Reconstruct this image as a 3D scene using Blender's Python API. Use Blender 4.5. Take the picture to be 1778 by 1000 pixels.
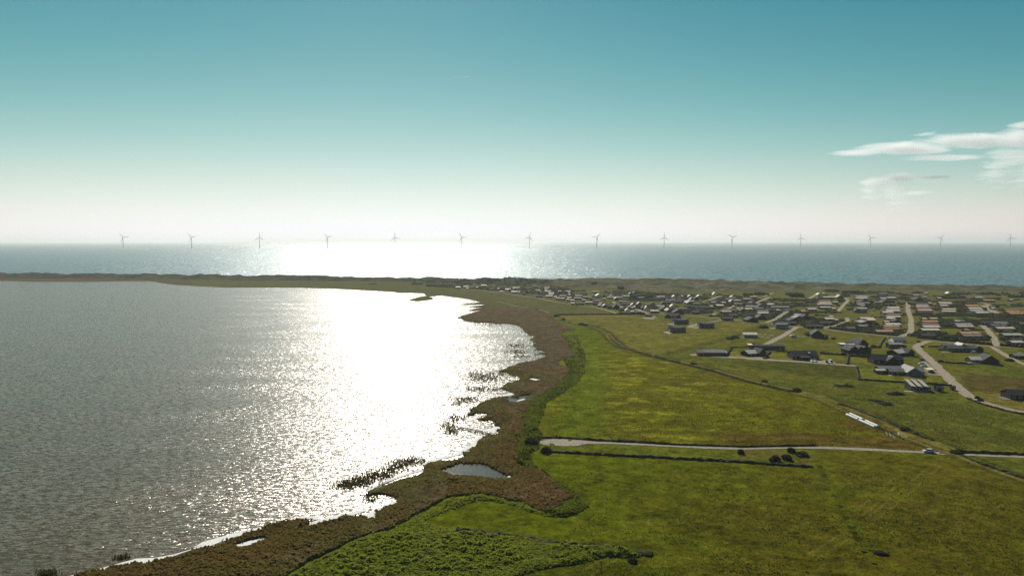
import bpy, bmesh, math, random
import numpy as np
from mathutils import Vector, Matrix, noise as mnoise
for _o in list(bpy.data.objects): bpy.data.objects.remove(_o)
S = bpy.context.scene; COL = S.collection
R = math.radians
random.seed(7)

# ------------------------------------------------------------------ camera
CAM_H = 91.0; FPX = 1185.0; W0, H0 = 1778.0, 1000.0; HORIZON = 418.5
PITCH = math.atan((H0/2-HORIZON)/FPX)
cam = bpy.data.cameras.new('camera'); camo = bpy.data.objects.new('camera', cam); COL.objects.link(camo)
cam.sensor_width = 36.0; cam.lens = 36.0*FPX/W0; cam.clip_start = 1.0; cam.clip_end = 250000.0
camo.location = (0, 0, CAM_H); camo.rotation_euler = (R(90)-PITCH, 0, 0)
S.camera = camo

# ------------------------------------------------------------------ world, sun, exposure
SUN_EL, SUN_AZ = R(32.0), R(-10.0)            # azimuth from +Y towards +X
world = bpy.data.worlds.new('World'); S.world = world; world.use_nodes = True
wn = world.node_tree.nodes; wl = world.node_tree.links; wn.clear()
sky = wn.new('ShaderNodeTexSky'); sky.sky_type = 'NISHITA'; sky.sun_disc = False
sky.sun_elevation = SUN_EL; sky.sun_rotation = SUN_AZ
sky.altitude = 90; sky.air_density = 1.0; sky.dust_density = 0.05; sky.ozone_density = 3.0
bg = wn.new('ShaderNodeBackground'); bg.inputs['Strength'].default_value = 0.093
wo = wn.new('ShaderNodeOutputWorld')
def wm(op, a, b):                            # the photograph's teal colour grade of the clear sky
    n = wn.new('ShaderNodeMath'); n.operation = op
    for i, v in enumerate((a, b)):
        if isinstance(v, (int, float)): n.inputs[i].default_value = v
        else: wl.new(v, n.inputs[i])
    return n.outputs[0]
sc_ = wn.new('ShaderNodeSeparateColor'); cc_ = wn.new('ShaderNodeCombineColor'); wl.new(sky.outputs[0], sc_.inputs[0])
r_, g_, b_ = (wm('MULTIPLY', o, .1) for o in sc_.outputs[:3])
def shoulder(v, gain, gam, k):               # gain * v^gam / (1 + k v^gam)
    q = wm('POWER', v, gam); return wm('DIVIDE', wm('MULTIPLY', q, gain), wm('ADD', wm('MULTIPLY', q, k), 1.0))
wl.new(wm('MULTIPLY', shoulder(r_, 4.9, 3.0, 4.35), 10.), cc_.inputs[0])
wl.new(wm('MULTIPLY', shoulder(g_, 1.48, 1.7, .73), 10.), cc_.inputs[1])
wl.new(wm('MULTIPLY', wm('ADD', wm('MULTIPLY', b_, .38), wm('MULTIPLY', wm('POWER', r_, 1.3), .56)), 10.), cc_.inputs[2])
wl.new(cc_.outputs[0], bg.inputs['Color']); wl.new(bg.outputs[0], wo.inputs['Surface'])
sun = bpy.data.lights.new('sun', 'SUN'); suno = bpy.data.objects.new('sun', sun); COL.objects.link(suno)
sun.energy = 5.0; sun.angle = R(0.53); sun.color = (1.0, 0.945, 0.85)
SUNDIR = Vector((math.sin(SUN_AZ)*math.cos(SUN_EL), math.cos(SUN_AZ)*math.cos(SUN_EL), math.sin(SUN_EL)))
suno.rotation_euler = SUNDIR.to_track_quat('Z', 'Y').to_euler()
vs = S.view_settings; vs.view_transform = 'Standard'; vs.look = 'None'; vs.gamma = 1.0; vs.exposure = 0.1
try: vs.use_curve_mapping = False
except Exception: pass
S.render.engine = 'CYCLES'; cy = S.cycles
cy.max_bounces = 8; cy.diffuse_bounces = 2; cy.glossy_bounces = 2; cy.transmission_bounces = 2; cy.volume_bounces = 6
cy.transparent_max_bounces = 12; cy.caustics_reflective = False; cy.caustics_refractive = False
cy.use_denoising = True; cy.sample_clamp_indirect = 4.0; cy.volume_step_rate = 1.0; cy.volume_max_steps = 160
try: cy.denoiser = 'OPENIMAGEDENOISE'; cy.denoising_prefilter = 'NONE'
except Exception: pass

# ------------------------------------------------------------------ pixel <-> ground
CP, SP = math.cos(PITCH), math.sin(PITCH)
def at(px, py, z=0.0):
    """ground point (x, y) at height z whose photograph pixel is (px, py)"""
    dx, dyc = (px-889.0)/FPX, -(py-500.0)/FPX
    vy, vz = CP + dyc*SP, -SP + dyc*CP
    t = (z-CAM_H)/vz
    return dx*t, vy*t
def pxw(px0, px1, py, z=0.0):
    return at(px1, py, z)[0]-at(px0, py, z)[0]
def to_px(X, Y, Z=0.0):
    zc = Y*CP - (Z-CAM_H)*SP; yc = Y*SP + (Z-CAM_H)*CP
    return 889.0 + FPX*X/zc, 500.0 - FPX*yc/zc

# ------------------------------------------------------------------ noise (numpy)
def _h(ix, iy, s):
    n = (ix.astype(np.int64)*374761393 + iy.astype(np.int64)*668265263 + s*974711) & 0xffffffff
    n = ((n ^ (n >> 13))*1274126177) & 0xffffffff
    n = ((n ^ (n >> 16))*2246822519) & 0xffffffff
    return ((n ^ (n >> 15)) & 0xffffff).astype(np.float64)/float(0xffffff)
def vn(x, y, s=0):
    ix = np.floor(x); iy = np.floor(y); fx = x-ix; fy = y-iy
    fx = fx*fx*(3-2*fx); fy = fy*fy*(3-2*fy)
    a = _h(ix, iy, s); b = _h(ix+1, iy, s); c = _h(ix, iy+1, s); d = _h(ix+1, iy+1, s)
    return (a*(1-fx)+b*fx)*(1-fy)+(c*(1-fx)+d*fx)*fy
def fbm(x, y, s=0, o=4):
    t = 0; a = .5; n = 0
    for k in range(o):
        t = t + a*vn(x, y, s+k*17); n += a; a *= .5; x = x*2.03+13.1; y = y*2.03+7.7
    return t/n
def cell(x, y, s=0):
    """distance to nearest scattered point and that point's own random value"""
    ix = np.floor(x); iy = np.floor(y); best = np.full(x.shape, 9.0); val = np.zeros(x.shape)
    for dx in (-1, 0, 1):
        for dy in (-1, 0, 1):
            cx = ix+dx; cy_ = iy+dy
            qx = cx+_h(cx, cy_, s); qy = cy_+_h(cx, cy_, s+5)
            d = (qx-x)**2+(qy-y)**2; m = d < best
            best = np.where(m, d, best); val = np.where(m, _h(cx, cy_, s+9), val)
    return np.sqrt(best), val
def sstep(a, b, x):
    t = np.clip((x-a)/(b-a), 0, 1); return t*t*(3-2*t)
def inpoly(px, py, P):
    res = np.zeros(px.shape, bool); P = np.asarray(P, float)
    m = (px >= P[:, 0].min()) & (px <= P[:, 0].max()) & (py >= P[:, 1].min()) & (py <= P[:, 1].max())
    if not m.any(): return res
    x = px[m]; y = py[m]; r = np.zeros(x.shape, bool); n = len(P)
    for i in range(n):
        x1, y1 = P[i]; x2, y2 = P[(i+1) % n]
        if y1 == y2: continue
        c = (y1 > y) != (y2 > y)
        r ^= c & (x < (x2-x1)*(y-y1)/(y2-y1)+x1)
    res[m] = r
    return res
def pldist(X, Y, pts, closed=False, lim=60.0):
    """distance in metres from (X, Y) to a polyline, capped at lim"""
    out = np.full(X.shape, lim); P = list(pts)+([pts[0]] if closed else [])
    for (x1, y1), (x2, y2) in zip(P[:-1], P[1:]):
        m = (X > min(x1, x2)-lim) & (X < max(x1, x2)+lim) & (Y > min(y1, y2)-lim) & (Y < max(y1, y2)+lim)
        if not m.any(): continue
        x = X[m]; y = Y[m]; dx, dy = x2-x1, y2-y1; L = dx*dx+dy*dy+1e-9
        t = np.clip(((x-x1)*dx+(y-y1)*dy)/L, 0, 1)
        out[m] = np.minimum(out[m], np.hypot(x-x1-t*dx, y-y1-t*dy))
    return out

# ------------------------------------------------------------------ object helpers
def tag(o, label=None, cat=None, group=None, kind=None):
    if label: o['label'] = label
    if cat: o['category'] = cat
    if group: o['group'] = group
    if kind: o['kind'] = kind
    return o
def link(name, me, parent=None, mat=None):
    o = bpy.data.objects.new(name, me); COL.objects.link(o)
    if parent is not None: o.parent = parent
    if mat is not None and me is not None and not me.materials: me.materials.append(mat)
    return o
def mesh(name, V, F, mat=None, parent=None, smooth=False):
    me = bpy.data.meshes.new(name); me.from_pydata([tuple(v) for v in V], [], [tuple(f) for f in F]); me.update()
    if smooth:
        me.polygons.foreach_set('use_smooth', [True]*len(me.polygons))
    return link(name, me, parent, mat)
def npmesh(name, V, Q, mat=None, smooth=True, parent=None):
    """big mesh from numpy arrays, Q (n,3) or (n,4)"""
    me = bpy.data.meshes.new(name); k = Q.shape[1]
    me.vertices.add(len(V)); me.vertices.foreach_set('co', V.astype(np.float32).ravel())
    me.loops.add(Q.size); me.loops.foreach_set('vertex_index', Q.astype(np.int32).ravel())
    me.polygons.add(len(Q)); me.polygons.foreach_set('loop_start', np.arange(0, Q.size, k, dtype=np.int32))
    me.polygons.foreach_set('loop_total', np.full(len(Q), k, np.int32))
    me.polygons.foreach_set('use_smooth', np.full(len(Q), smooth, bool))
    me.update(calc_edges=True)
    return link(name, me, parent, mat)
def empty(name, loc, rz=0.0):
    o = bpy.data.objects.new(name, None); COL.objects.link(o); o.location = loc; o.rotation_euler = (0, 0, rz); o.empty_display_size = 0.5
    return o
def copy_tree(o, parent=None):
    c = o.copy(); COL.objects.link(c)
    if parent is not None: c.parent = parent
    for ch in list(o.children): copy_tree(ch, c)
    return c
class MB:
    """collects simple solids into one mesh"""
    def __init__(s): s.V = []; s.F = []
    def add(s, V, F):
        n = len(s.V); s.V += [tuple(v) for v in V]; s.F += [tuple(i+n for i in f) for f in F]
    def box(s, x0, x1, y0, y1, z0, z1):
        s.add([(x0,y0,z0),(x1,y0,z0),(x1,y1,z0),(x0,y1,z0),(x0,y0,z1),(x1,y0,z1),(x1,y1,z1),(x0,y1,z1)],
              [(0,3,2,1),(4,5,6,7),(0,1,5,4),(1,2,6,5),(2,3,7,6),(3,0,4,7)])
    def tube(s, p, q, r0, r1=None, n=8, cap=True):
        r1 = r0 if r1 is None else r1
        p = Vector(p); q = Vector(q); d = (q-p).normalized()
        u = d.orthogonal().normalized(); w = d.cross(u); V = []
        for c, r in ((p, r0), (q, r1)):
            for k in range(n):
                a = 2*math.pi*k/n; V.append(c+u*math.cos(a)*r+w*math.sin(a)*r)
        F = [(k, (k+1) % n, n+(k+1) % n, n+k) for k in range(n)]
        if cap: F += [tuple(range(n-1, -1, -1)), tuple(range(n, 2*n))]
        s.add(V, F)
    def build(s, name, mat, parent=None, smooth=False): return mesh(name, s.V, s.F, mat, parent, smooth)

# ------------------------------------------------------------------ materials
def nodemat(name):
    m = bpy.data.materials.new(name); m.use_nodes = True; nt = m.node_tree; nt.nodes.clear()
    out = nt.nodes.new('ShaderNodeOutputMaterial'); p = nt.nodes.new('ShaderNodeBsdfPrincipled')
    nt.links.new(p.outputs[0], out.inputs['Surface']); return m, nt, p, out
def nnode(nt, t, **kw):
    n = nt.nodes.new(t)
    for k, v in kw.items():
        if k in n.inputs.keys(): n.inputs[k].default_value = v
        else: setattr(n, k, v)
    return n
def mathn(nt, op, a, b=None, c=None, clamp=False):
    n = nt.nodes.new('ShaderNodeMath'); n.operation = op; n.use_clamp = clamp
    for i, v in enumerate((a, b, c)):
        if v is None: continue
        if isinstance(v, (int, float)): n.inputs[i].default_value = v
        else: nt.links.new(v, n.inputs[i])
    return n.outputs[0]
def mottled(name, col, rough=.7, amt=.25, scale=1.2, spec=.3, bump=0.0, stretch=(1, 1, 1), metal=0.0):
    """plain coloured surface with weathering noise"""
    m, nt, p, out = nodemat(name)
    tc = nt.nodes.new('ShaderNodeTexCoord'); mp = nnode(nt, 'ShaderNodeMapping'); mp.inputs['Scale'].default_value = stretch
    nt.links.new(tc.outputs['Object'], mp.inputs[0])
    nz = nnode(nt, 'ShaderNodeTexNoise', Scale=scale, Detail=5.0, Roughness=.6); nt.links.new(mp.outputs[0], nz.inputs['Vector'])
    mr = nnode(nt, 'ShaderNodeMapRange'); mr.inputs[1].default_value = .3; mr.inputs[2].default_value = .7
    mr.inputs[3].default_value = 1-amt; mr.inputs[4].default_value = 1+amt
    nt.links.new(nz.outputs[0], mr.inputs[0])
    vm = nt.nodes.new('ShaderNodeVectorMath'); vm.operation = 'SCALE'; vm.inputs[0].default_value = col
    nt.links.new(mr.outputs[0], vm.inputs['Scale']); nt.links.new(vm.outputs[0], p.inputs['Base Color'])
    p.inputs['Roughness'].default_value = rough; p.inputs['Specular IOR Level'].default_value = spec; p.inputs['Metallic'].default_value = metal
    if bump:
        b = nnode(nt, 'ShaderNodeBump', Strength=bump, Distance=.1); nt.links.new(nz.outputs[0], b.inputs['Height']); nt.links.new(b.outputs[0], p.inputs['Normal'])
    return m
# ================================================================== traced outlines (photograph pixels on the ground plane)
LAKE = [(-900,486),(0,487.5),(60,489),(145,489),(186,488.5),(219,488),(260,488),(277,490.5),(290,492.5),(308,494.5),(349,497),(396,499),(470,499),(520,499.5),(580,501),(630,504),(686,507),(690,508.8),(711,508.5),(735,509.5),(740,513),(728,515),(712,519.5),(709,521),(724,523.5),(738,521.5),(751,520),(752,517),(747,514.8),(767,513),(785,515.5),(810,518.5),(834,524.5),(806,527),(800,529),(843,528.5),(822,532),(812,533),(838,533.5),(812,539),(836,538.5),(820,543),(800,549),(794,552),(803,553.5),(806,557),(830,560.5),(851,560),(865,562),(880,561.8),(897,564),(905.5,569),(912,576),(920,581),(929,584),(921,588),(929,595),(926,600),(931,606),(950,610.5),(935,613),(949,617),(940,622),(931,625),(902,629.5),(885,636),(872,642),(862,646),(879,646),(895,652),(905,655),(900,659),(885,663),(873,668),(868,674),(880,677),(888,681),(895,684),(880,688),(862,689),(848,692),(838,698),(828,705),(815,712),(814,720),(822,722),(828,717),(840,715),(850,719),(838,724),(830,727),(840,730),(854,728),(858,733),(853,738),(860,737),(870,740),(866,748),(860,754),(845,757),(835,764),(828,770),(812,786),(803,795),(790,799),(760,799),(745,803),(736,811),(733,820),(724,824),(709,829),(683,836),(654,846),(638,856),(648,858),(665,856),(686,864),(683,874),(669,881),(652,893),(637,899),(633,892),(604,898),(573,906.5),(549,914),(525,919),(500,925),(532,911),(545,906),(530,902.5),(500,907),(470,915),(430,927),(400,938),(378,943),(350,953),(333,962),(304,971),(270,978),(227,983),(211,986),(175,994),(140,1002),(60,1025),(-60,1060),(-900,1300)]
PONDS = [[(764,815),(799,803),(815,804),(830,802.5),(846,807),(866,816),(894,825.5),(885,830),(855,829),(825,827),(785,824)],
         [(879,690),(886,687),(900,690),(906,685),(922,685),(914,689),(915,693),(900,696),(897,698),(883,697),(885,694.5)],
         [(401,944),(420,938),(455,930),(466,931),(448,941),(420,949.5)],
         [(914,656.5),(925,655.5),(941,658.2),(930,660)]]
REED = [(-900,1310),(-60,1030),(140,985),(400,900),(600,860),(730,790),(800,740),(800,680),(850,620),(780,560),(785,530),(812,532),(845,531.5),(880,534),(928,535.5),(948,543),(968,560),(999,570),(997,574),(972,575),(982,596),(990,608),(995.6,613),(993,620),(975,626),(968,632),(985,640),(986,653),(973,663),(960,674),(934,689),(924,697),(916,715),(905.6,721),(908,749),(916,754),(895,760),(898,780),(895,796),(892,801),(903,812),(926,814),(950,825),(965,845),(997,861),(996,869),(976,872),(976,882),(960,887),(939,888),(913,874),(882,869),(853,861),(825,857),(800,861),(778,864),(752,879),(712,901),(676,921),(616,937),(568,961),(539,973),(503,1000),(420,1045),(300,1120),(-900,1700)]
SCRUB = [(940,560),(972,572),(1000,582),(1006,592),(1014,610),(1018,628),(1015,645),(1007,661),(981,679),(950,700),(942,718),(934,744),(945,754),(936,762),(936,776),(921,786),(921,806),(950,822),(976,843),(1017,871),(1020,879),(999,890),(986,896),(947,896),(913,886),(882,874),(860,871),(840,868),(826,870),(780,885),(734,905),(787,919),(867,928),(978,944),(1076,951),(1132,963),(1100,968),(1060,965),(1030,972),(960,985),(890,1000),(870,1030),(870,1100),(300,1120),(420,1045),(503,1000),(616,937),(700,905),(780,860),(860,855),(900,860),(960,860),(960,830),(930,815),(880,805),(880,750),(900,700),(930,680),(975,640),(960,620),(975,600),(965,575)]
MARSH = [(600,500),(740,502),(840,503),(885,511),(930,517),(1014,532),(1072,545),(965,547),(948,545),(928,537),(880,537),(845,533),(830,524),(790,516),(740,512),(600,506)]
OLIVE = [(965,546),(1073,545.5),(1115,551),(1140,553),(1150,560),(1260,560),(1310,562),(1250,590),(1180,610),(1140,617),(1110,611),(1085,602),(1065,588),(1050,574),(1010,563),(978,556)]
DIKEDARK = [(1005,562),(1040,566),(1062,580),(1078,594),(1095,606),(1078,602),(1060,592),(1045,580),(1025,571)]
MEADOW = [(930,550),(965,552),(1010,565),(1050,580),(1063,592),(1080,604),(1140,620),(1240,643),(1385,681),(1456,706),(1540,737),(1615,767),(1650,786),(1500,781),(1300,779),(1100,771),(935,764),(900,700),(960,640),(940,600)]
SOUTH = [(915,784),(1000,785),(1100,791),(1250,798),(1410,811),(1420,779),(1500,783),(1655,789),(1700,806),(1790,842),(3200,1500),(870,1500),(700,905),(850,850)]
DARKF = [(1262,630),(1290,627),(1380,628.5),(1487,636),(1490,659.5),(1440,655),(1380,651),(1320,640)]
LAWN = [(1489,638),(1536,641),(1580,641),(1632,655),(1641,668.5),(1600,666),(1500,658.5)]
LAWNS = [[(1265,610),(1300,609),(1300,620),(1262,621)],[(1316,622),(1330,612),(1376,612),(1376,624)],[(1425,616),(1462,617),(1470,628),(1425,623)],
         [(1473,622),(1512,619),(1516,632),(1473,629)],[(1528,588),(1550,586),(1550,596),(1528,605)],[(1462,603),(1474,603),(1470,612),(1458,612)],
         [(1568,596),(1592,598),(1596,607),(1570,605)],[(1612,597),(1650,596),(1648,603),(1606,604)],[(1710,562),(1725,562),(1727,572),(1716,573)],[(1726,571),(1740,572),(1744,583),(1730,582)]]
BROWNF = [(1668,652),(1700,650),(1778,657),(1900,664),(1900,700),(1778,684),(1680,677.5)]
STRAW = [(1675,679),(1778,684.5),(1900,692),(1900,722),(1778,713),(1740,706),(1702,696)]
TRAIL = [(963,549),(968,553),(978,555.5),(1010,563.5),(1040,571),(1055,580),(1063,590),(1080,603),(1100,611),(1130,618),(1180,628),(1240,643),(1290,658),(1330,668),(1385,679.5),(1425,687),(1456,705),(1481,712),(1505,719),(1537,734),(1577,752),(1615,766),(1648,778),(1664,789),(1695,803),(1732,816),(1778,832),(1900,880)]
TRAIL2 = [(1385,682),(1430,694),(1462,709),(1500,725),(1540,743),(1580,760),(1620,775),(1652,786)]
DRY = [(1140,617),(1180,609),(1240,594),(1290,579),(1330,566)]
TRACKS = [[(1417,963),(1440,948),(1470,929),(1492,917),(1540,880),(1590,838),(1625,808)], [(1488,893),(1510,875),(1560,832)], [(1060,1000),(1040,990),(1070,966)][0:0] or [(1015,998),(1040,981),(1074,963)]]
roads = [  # (name, label, width, pixels, colour key)
 ('gravel_track', 'pale gravel track running straight across the green meadow from the parking area', 3.5, [(1003,768.2),(1040,768),(1100,770.5),(1200,775.5),(1290,779),(1340,777.6),(1400,776),(1500,780),(1600,785),(1660,788),(1700,789.5),(1778,793),(1950,802)], 'gravel'),
 ('village_road', 'wide sandy village road curving down past the nearest houses to the right edge', 6.5, [(1900,735),(1778,717),(1740,709),(1705,699),(1688,692),(1675,683),(1655,665),(1640,649),(1625,634),(1606.6,617.5),(1596.4,609),(1591.5,602.5),(1595,598),(1606,594.7),(1612,592.3)], 'sand'),
 ('village_road', 'thin lane behind the nearest houses', 4.0, [(1612,592.3),(1623,592.3),(1653,595.6),(1683,598),(1695,599.4),(1712,601),(1722,601.7)], 'sand'),
 ('village_road', 'sandy lane leaving the crossing to the lower right', 4.5, [(1722,601.7),(1729,606.5),(1750,619),(1765,627),(1778,632.7),(1830,652)], 'sand'),
 ('village_road', 'straight sandy lane rising from the crossing', 5.5, [(1732,601.5),(1726,588),(1719,578),(1709,567.7),(1701,561.5)], 'sand'),
 ('village_road', 'grey lane heading east from the crossing', 3.5, [(1732,601.5),(1755,603),(1778,604.6),(1850,609)], 'sand'),
 ('village_road', 'straight pale road between the columns of long houses', 5.5, [(1562,585.4),(1578,579),(1583,574),(1581.5,563.5),(1582,553),(1579,547),(1577,540),(1576.5,525)], 'sand'),
 ('footpath', 'pale lane along the hedge in front of the village', 3.2, [(1562,585.4),(1551.7,585),(1522,581.6),(1480,577.9),(1435.5,572.4),(1422.8,570.3),(1397.5,569),(1384,567.7),(1350,563),(1331,561.5),(1312.7,559.4),(1277,555.6),(1257.8,554.8),(1230,551.4),(1210.8,549.3),(1183,547.6),(1145,544.6)], 'sand'),
 ('village_road', 'sandy drive running down to the long black house', 5.5, [(1384,567.7),(1363.7,581),(1347,589.7),(1328,599)], 'sand'),
 ('village_road', 'curving sand lane climbing into the middle of the village', 4.5, [(1422.8,570.3),(1435.5,569),(1448,566),(1460.8,562.7),(1469,559),(1472.6,556),(1470,552)], 'sand'),
 ('footpath', 'pale path to the three grey barn houses', 3.0, [(1257.8,554.8),(1243,557.5),(1230,560),(1215,562),(1195,566)], 'sand'),
 ('village_road', 'sand lane passing the row of white cars', 5.0, [(1331,559.8),(1348,554),(1356.6,547),(1361.6,543.8),(1368,541.5)], 'sand'),
 ('village_road', 'short straight lane among the western houses', 5.0, [(1310,527.8),(1323,522),(1336,516.2)], 'sand'),
 ('footpath', 'thin lane through the dark western scrub', 4.0, [(1254.5,540),(1265,535.5),(1276,530.7)], 'sand'),
 ('footpath', 'short sandy stub beside dark scrub', 4.0, [(1236,547),(1244,543.6)], 'sand'),
 ('village_road', 'pale lane climbing to the dunes in the west', 4.5, [(1218,524.5),(1230,522),(1248.6,514.3),(1257,513.5)], 'sand'),
 ('footpath', 'sandy lane end under the dark groves', 4.0, [(1326,515),(1335,511.5),(1343,508.8)], 'sand'),
 ('village_road', 'sandy beach lane climbing to the dunes', 5.0, [(1405,518.5),(1412,514.5),(1419.4,510)], 'sand'),
 ('village_road', 'sand lane with a kink in the middle of the village', 4.5, [(1454.9,541),(1464,531),(1473.4,521),(1466,518.3),(1480,516.9),(1495,516.5)], 'sand'),
 ('village_road', 'broad sandy lane end on the upper right', 9.0, [(1709,530.3),(1719,537),(1728.4,544)], 'sand'),
 ('footpath', 'sandy yard path by the brown shed', 5.0, [(1704,526),(1713,528),(1721,531.5)], 'sand'),
 ('village_road', 'sandy lane through the far left end of the village', 5.0, [(1086,529.5),(1103.6,537),(1120.5,543),(1130.6,549),(1138,552)], 'sand'),
 ('footpath', 'long thin path between the grey marsh and the far houses', 3.0, [(800,503),(813.7,503.3),(839,505),(860,507.5),(884.6,511),(915,515.5),(930,516.8),(959.5,523.6),(989,528),(1014,532),(1035.5,534),(1052,538.3),(1071.7,544.6)], 'sand'),
 ('footpath', 'thin marsh path beside the brown reed bed', 2.2, [(864,524),(888,529.5),(898,532.4),(923.4,535.4),(944,539.6),(953,543.4)], 'dim'),
]
def W_(pts): return [at(*p) for p in pts]
ROADS_W = [W_(r[3]) for r in roads]
# far dune ridge: (px, ridge height, ridge pixel row, foot pixel row)
DUNE = np.array([(-900,9,472,486),(0,9,475.5,484),(200,9,476.5,485),(300,8,477.5,486),(408,8.5,478.5,488),(418,6,481.5,488),(424,4,483.5,488),(432,7,480.5,488),(470,8,480,488),(640,7,482,489),(740,7,483,490),(800,7,484.8,492),(900,8,485,494),(1000,9,485.3,501),(1060,11,484,505),(1100,10.5,484.5,509),(1200,11,485,511),(1300,9,487.5,510),(1400,7,491,507),(1480,6,493.5,504),(1600,6,496,505),(1700,6,497,507),(1778,5.5,498,507),(2000,5,500.5,509),(2900,5,508,517)])
_rx, _ry = [], []
for p, h, r_, f_ in DUNE:
    x, y = at(p, r_, h); _rx.append(x); _ry.append(y)
RIDX = np.array(_rx); RIDY = np.array(_ry)
FOOT = np.array([at(p, f_)[1] for p, h, r_, f_ in DUNE]); FOOTX = np.array([at(p, f_)[0] for p, h, r_, f_ in DUNE])
WATER_Z = -0.45
def dune_h(X, Y):
    X = np.asarray(X, float); Y = np.asarray(Y, float)
    ry = np.interp(X, RIDX, RIDY)+24*(fbm(X/90., X*0+3, 71, 3)-.5)*2; fy = np.interp(X, FOOTX, FOOT); hh = np.interp(X, RIDX, DUNE[:, 1])
    fy = np.minimum(fy, ry-30)
    up = sstep(0, 1, (Y-fy)/(ry-fy)); dn = 1-sstep(10, 75, Y-ry)
    n = fbm(X/75., Y/75., 5, 5); n2 = fbm(X/21., Y/30., 55, 3)
    h = hh*up*(.50+.9*n)+np.clip(up*3, 0, 1)*8.0*(n2-.40)
    return np.where(Y < ry+75, h*dn, 0)-2.0*sstep(40, 80, Y-ry), up, Y-ry

# ------------------------------------------------------------------ the graded grid of the land
us = np.concatenate([np.arange(-1.9, -.80, .02), np.arange(-.80, .80, .00112), np.arange(.80, 1.9, .02)])
rows = [at(889, p)[1] for p in np.arange(1290, 620, -1.05)]
yy = rows[-1]
while yy < 1980:
    yy += min(max(yy*yy/(CAM_H*FPX)*1.0, .5), 4.2); rows.append(yy)
rows = np.array(rows)
zc = rows*CP+CAM_H*SP
GX = (us[None, :]*zc[:, None]); GY = np.repeat(rows[:, None], len(us), 1)
NR, NC = GX.shape
X = GX.ravel(); Y = GY.ravel()
jx = X+2.2*(fbm(X/6., Y/6., 1, 3)-.5)+.9*(vn(X/1.1, Y/1.1, 4)-.5); jy = Y+2.2*(fbm(X/6., Y/6., 2, 3)-.5)+.9*(vn(X/1.1, Y/1.1, 6)-.5)
JX, JY = to_px(jx, jy); PX, PY = to_px(X, Y)
sx_ = X+5.5*(fbm(X/7., Y/4.5, 11, 4)-.5)+1.4*(vn(X/.9, Y/.9, 14)-.5); sy_ = Y+5.0*(fbm(X/7., Y/4.5, 12, 4)-.5)+1.4*(vn(X/.9, Y/.9, 16)-.5)
LX, LY = to_px(sx_, sy_)
in_lake = inpoly(LX, LY, LAKE)
for P in PONDS: in_lake |= inpoly(JX, JY, P)
in_reed = inpoly(JX, JY, REED) & ~in_lake
in_scrub = inpoly(JX, JY, SCRUB) & ~in_lake & ~in_reed
near = Y < 760
shore = np.full(X.shape, 60.0); lk = (PX > -60) & (PX < 1120) & (PY > 480)
shore[lk] = pldist(X[lk], Y[lk], W_(LAKE[14:122]), False, 25)
for P in PONDS: shore[lk] = np.minimum(shore[lk], pldist(X[lk], Y[lk], W_(P), True, 25))
rd = np.full(X.shape, 60.0)
for wpts, r in zip(ROADS_W, roads): rd = np.minimum(rd, np.maximum(0, pldist(X, Y, wpts, False, 14)-r[2]/2))
tr = np.minimum(pldist(X, Y, W_(TRAIL), False, 14), pldist(X, Y, W_(TRAIL2), False, 14))
# colours -------------------------------------------------------------------
C = np.zeros((len(X), 3))
def paint(mask, col, amt=1.0):
    a = (mask.astype(float)*amt)[:, None]; C[:] = C*(1-a)+np.array(col)[None, :]*a
n60 = fbm(X/60., Y/60., 21, 4); n18 = fbm(X/18., Y/18., 22, 4); n5 = fbm(X/5., Y/5., 23, 3); n2 = vn(X/1.7, Y/1.7, 24); n9s = fbm(X/14., Y/5., 25, 4)
paint(np.ones(len(X)), (.082, .100, .030)); paint(sstep(.45, .65, n60), (.100, .105, .036), .8); paint(sstep(.5, .7, n18), (.060, .080, .022), .5)
vill = (PY < 600) & (PX > 1000); paint(vill & (n18 > .42), (.105, .112, .042), .7)
m = inpoly(JX, JY, MARSH); paint(m, (.080, .092, .042)); paint(m*sstep(.5, .7, n60), (.092, .098, .048))
m = inpoly(JX, JY, OLIVE); paint(m, (.128, .128, .046)); paint(m*sstep(.46, .66, n18), (.10, .112, .036), .7); paint(m*sstep(.5, .6, n9s)*(PX > 1040), (.085, .095, .034), .5); paint(m*sstep(.52, .7, n60), (.145, .128, .055), .6)
paint(inpoly(JX, JY, DIKEDARK), (.050, .062, .022), .8)
m = inpoly(JX, JY, MEADOW); paint(m, (.098, .104, .016)); g = m*np.clip((PY-600)/120., 0, 1)
paint(m*sstep(.42, .6, n60), (.088, .102, .012), .8); paint(g*sstep(.46, .62, fbm(X/38., Y/22., 31, 4))*np.clip((PX-980)/90., 0, 1), (.085, .068, .026), .9)
paint(m*sstep(.56, .64, fbm(X/12., Y/5.5, 33, 3))*np.clip(1-np.abs(PX-1120)/260., 0, 1)*np.clip((PY-585)/40., 0, 1), (.185, .205, .030), .85)
paint(m*np.clip(1-np.abs(PX-1010)/75., 0, 1), (.075, .125, .015), .7)
strip = inpoly(JX, JY, [(940,772),(1100,772),(1420,779),(1412,811),(1250,800),(1100,792),(940,786)])
m = inpoly(JX, JY, SOUTH); fr = np.clip((PX-1050)/420., 0, 1); fd = np.clip((PY-800)/200., 0, 1)
paint(m, (.078, .106, .009)); paint(m*fr, (.078, .076, .015), .85); paint(m*sstep(.5, .64, n60)*(.35+.65*fr), (.082, .078, .019), .7); paint(m*sstep(.52, .68, fbm(X/45., Y/30., 41, 4)), (.085, .108, .012), .55)
paint(m*sstep(.60, .7, n18)*fd, (.050, .062, .012), .6)
paint(strip, (.082, .108, .022)); paint(strip*sstep(.45, .6, n18)*(PX > 1200), (.090, .080, .040), .7)
for P, c in ((DARKF, (.052, .066, .022)), (LAWN, (.112, .128, .030)), (BROWNF, (.072, .062, .036)), (STRAW, (.120, .116, .050))): paint(inpoly(JX, JY, P), c, .92)
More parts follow.
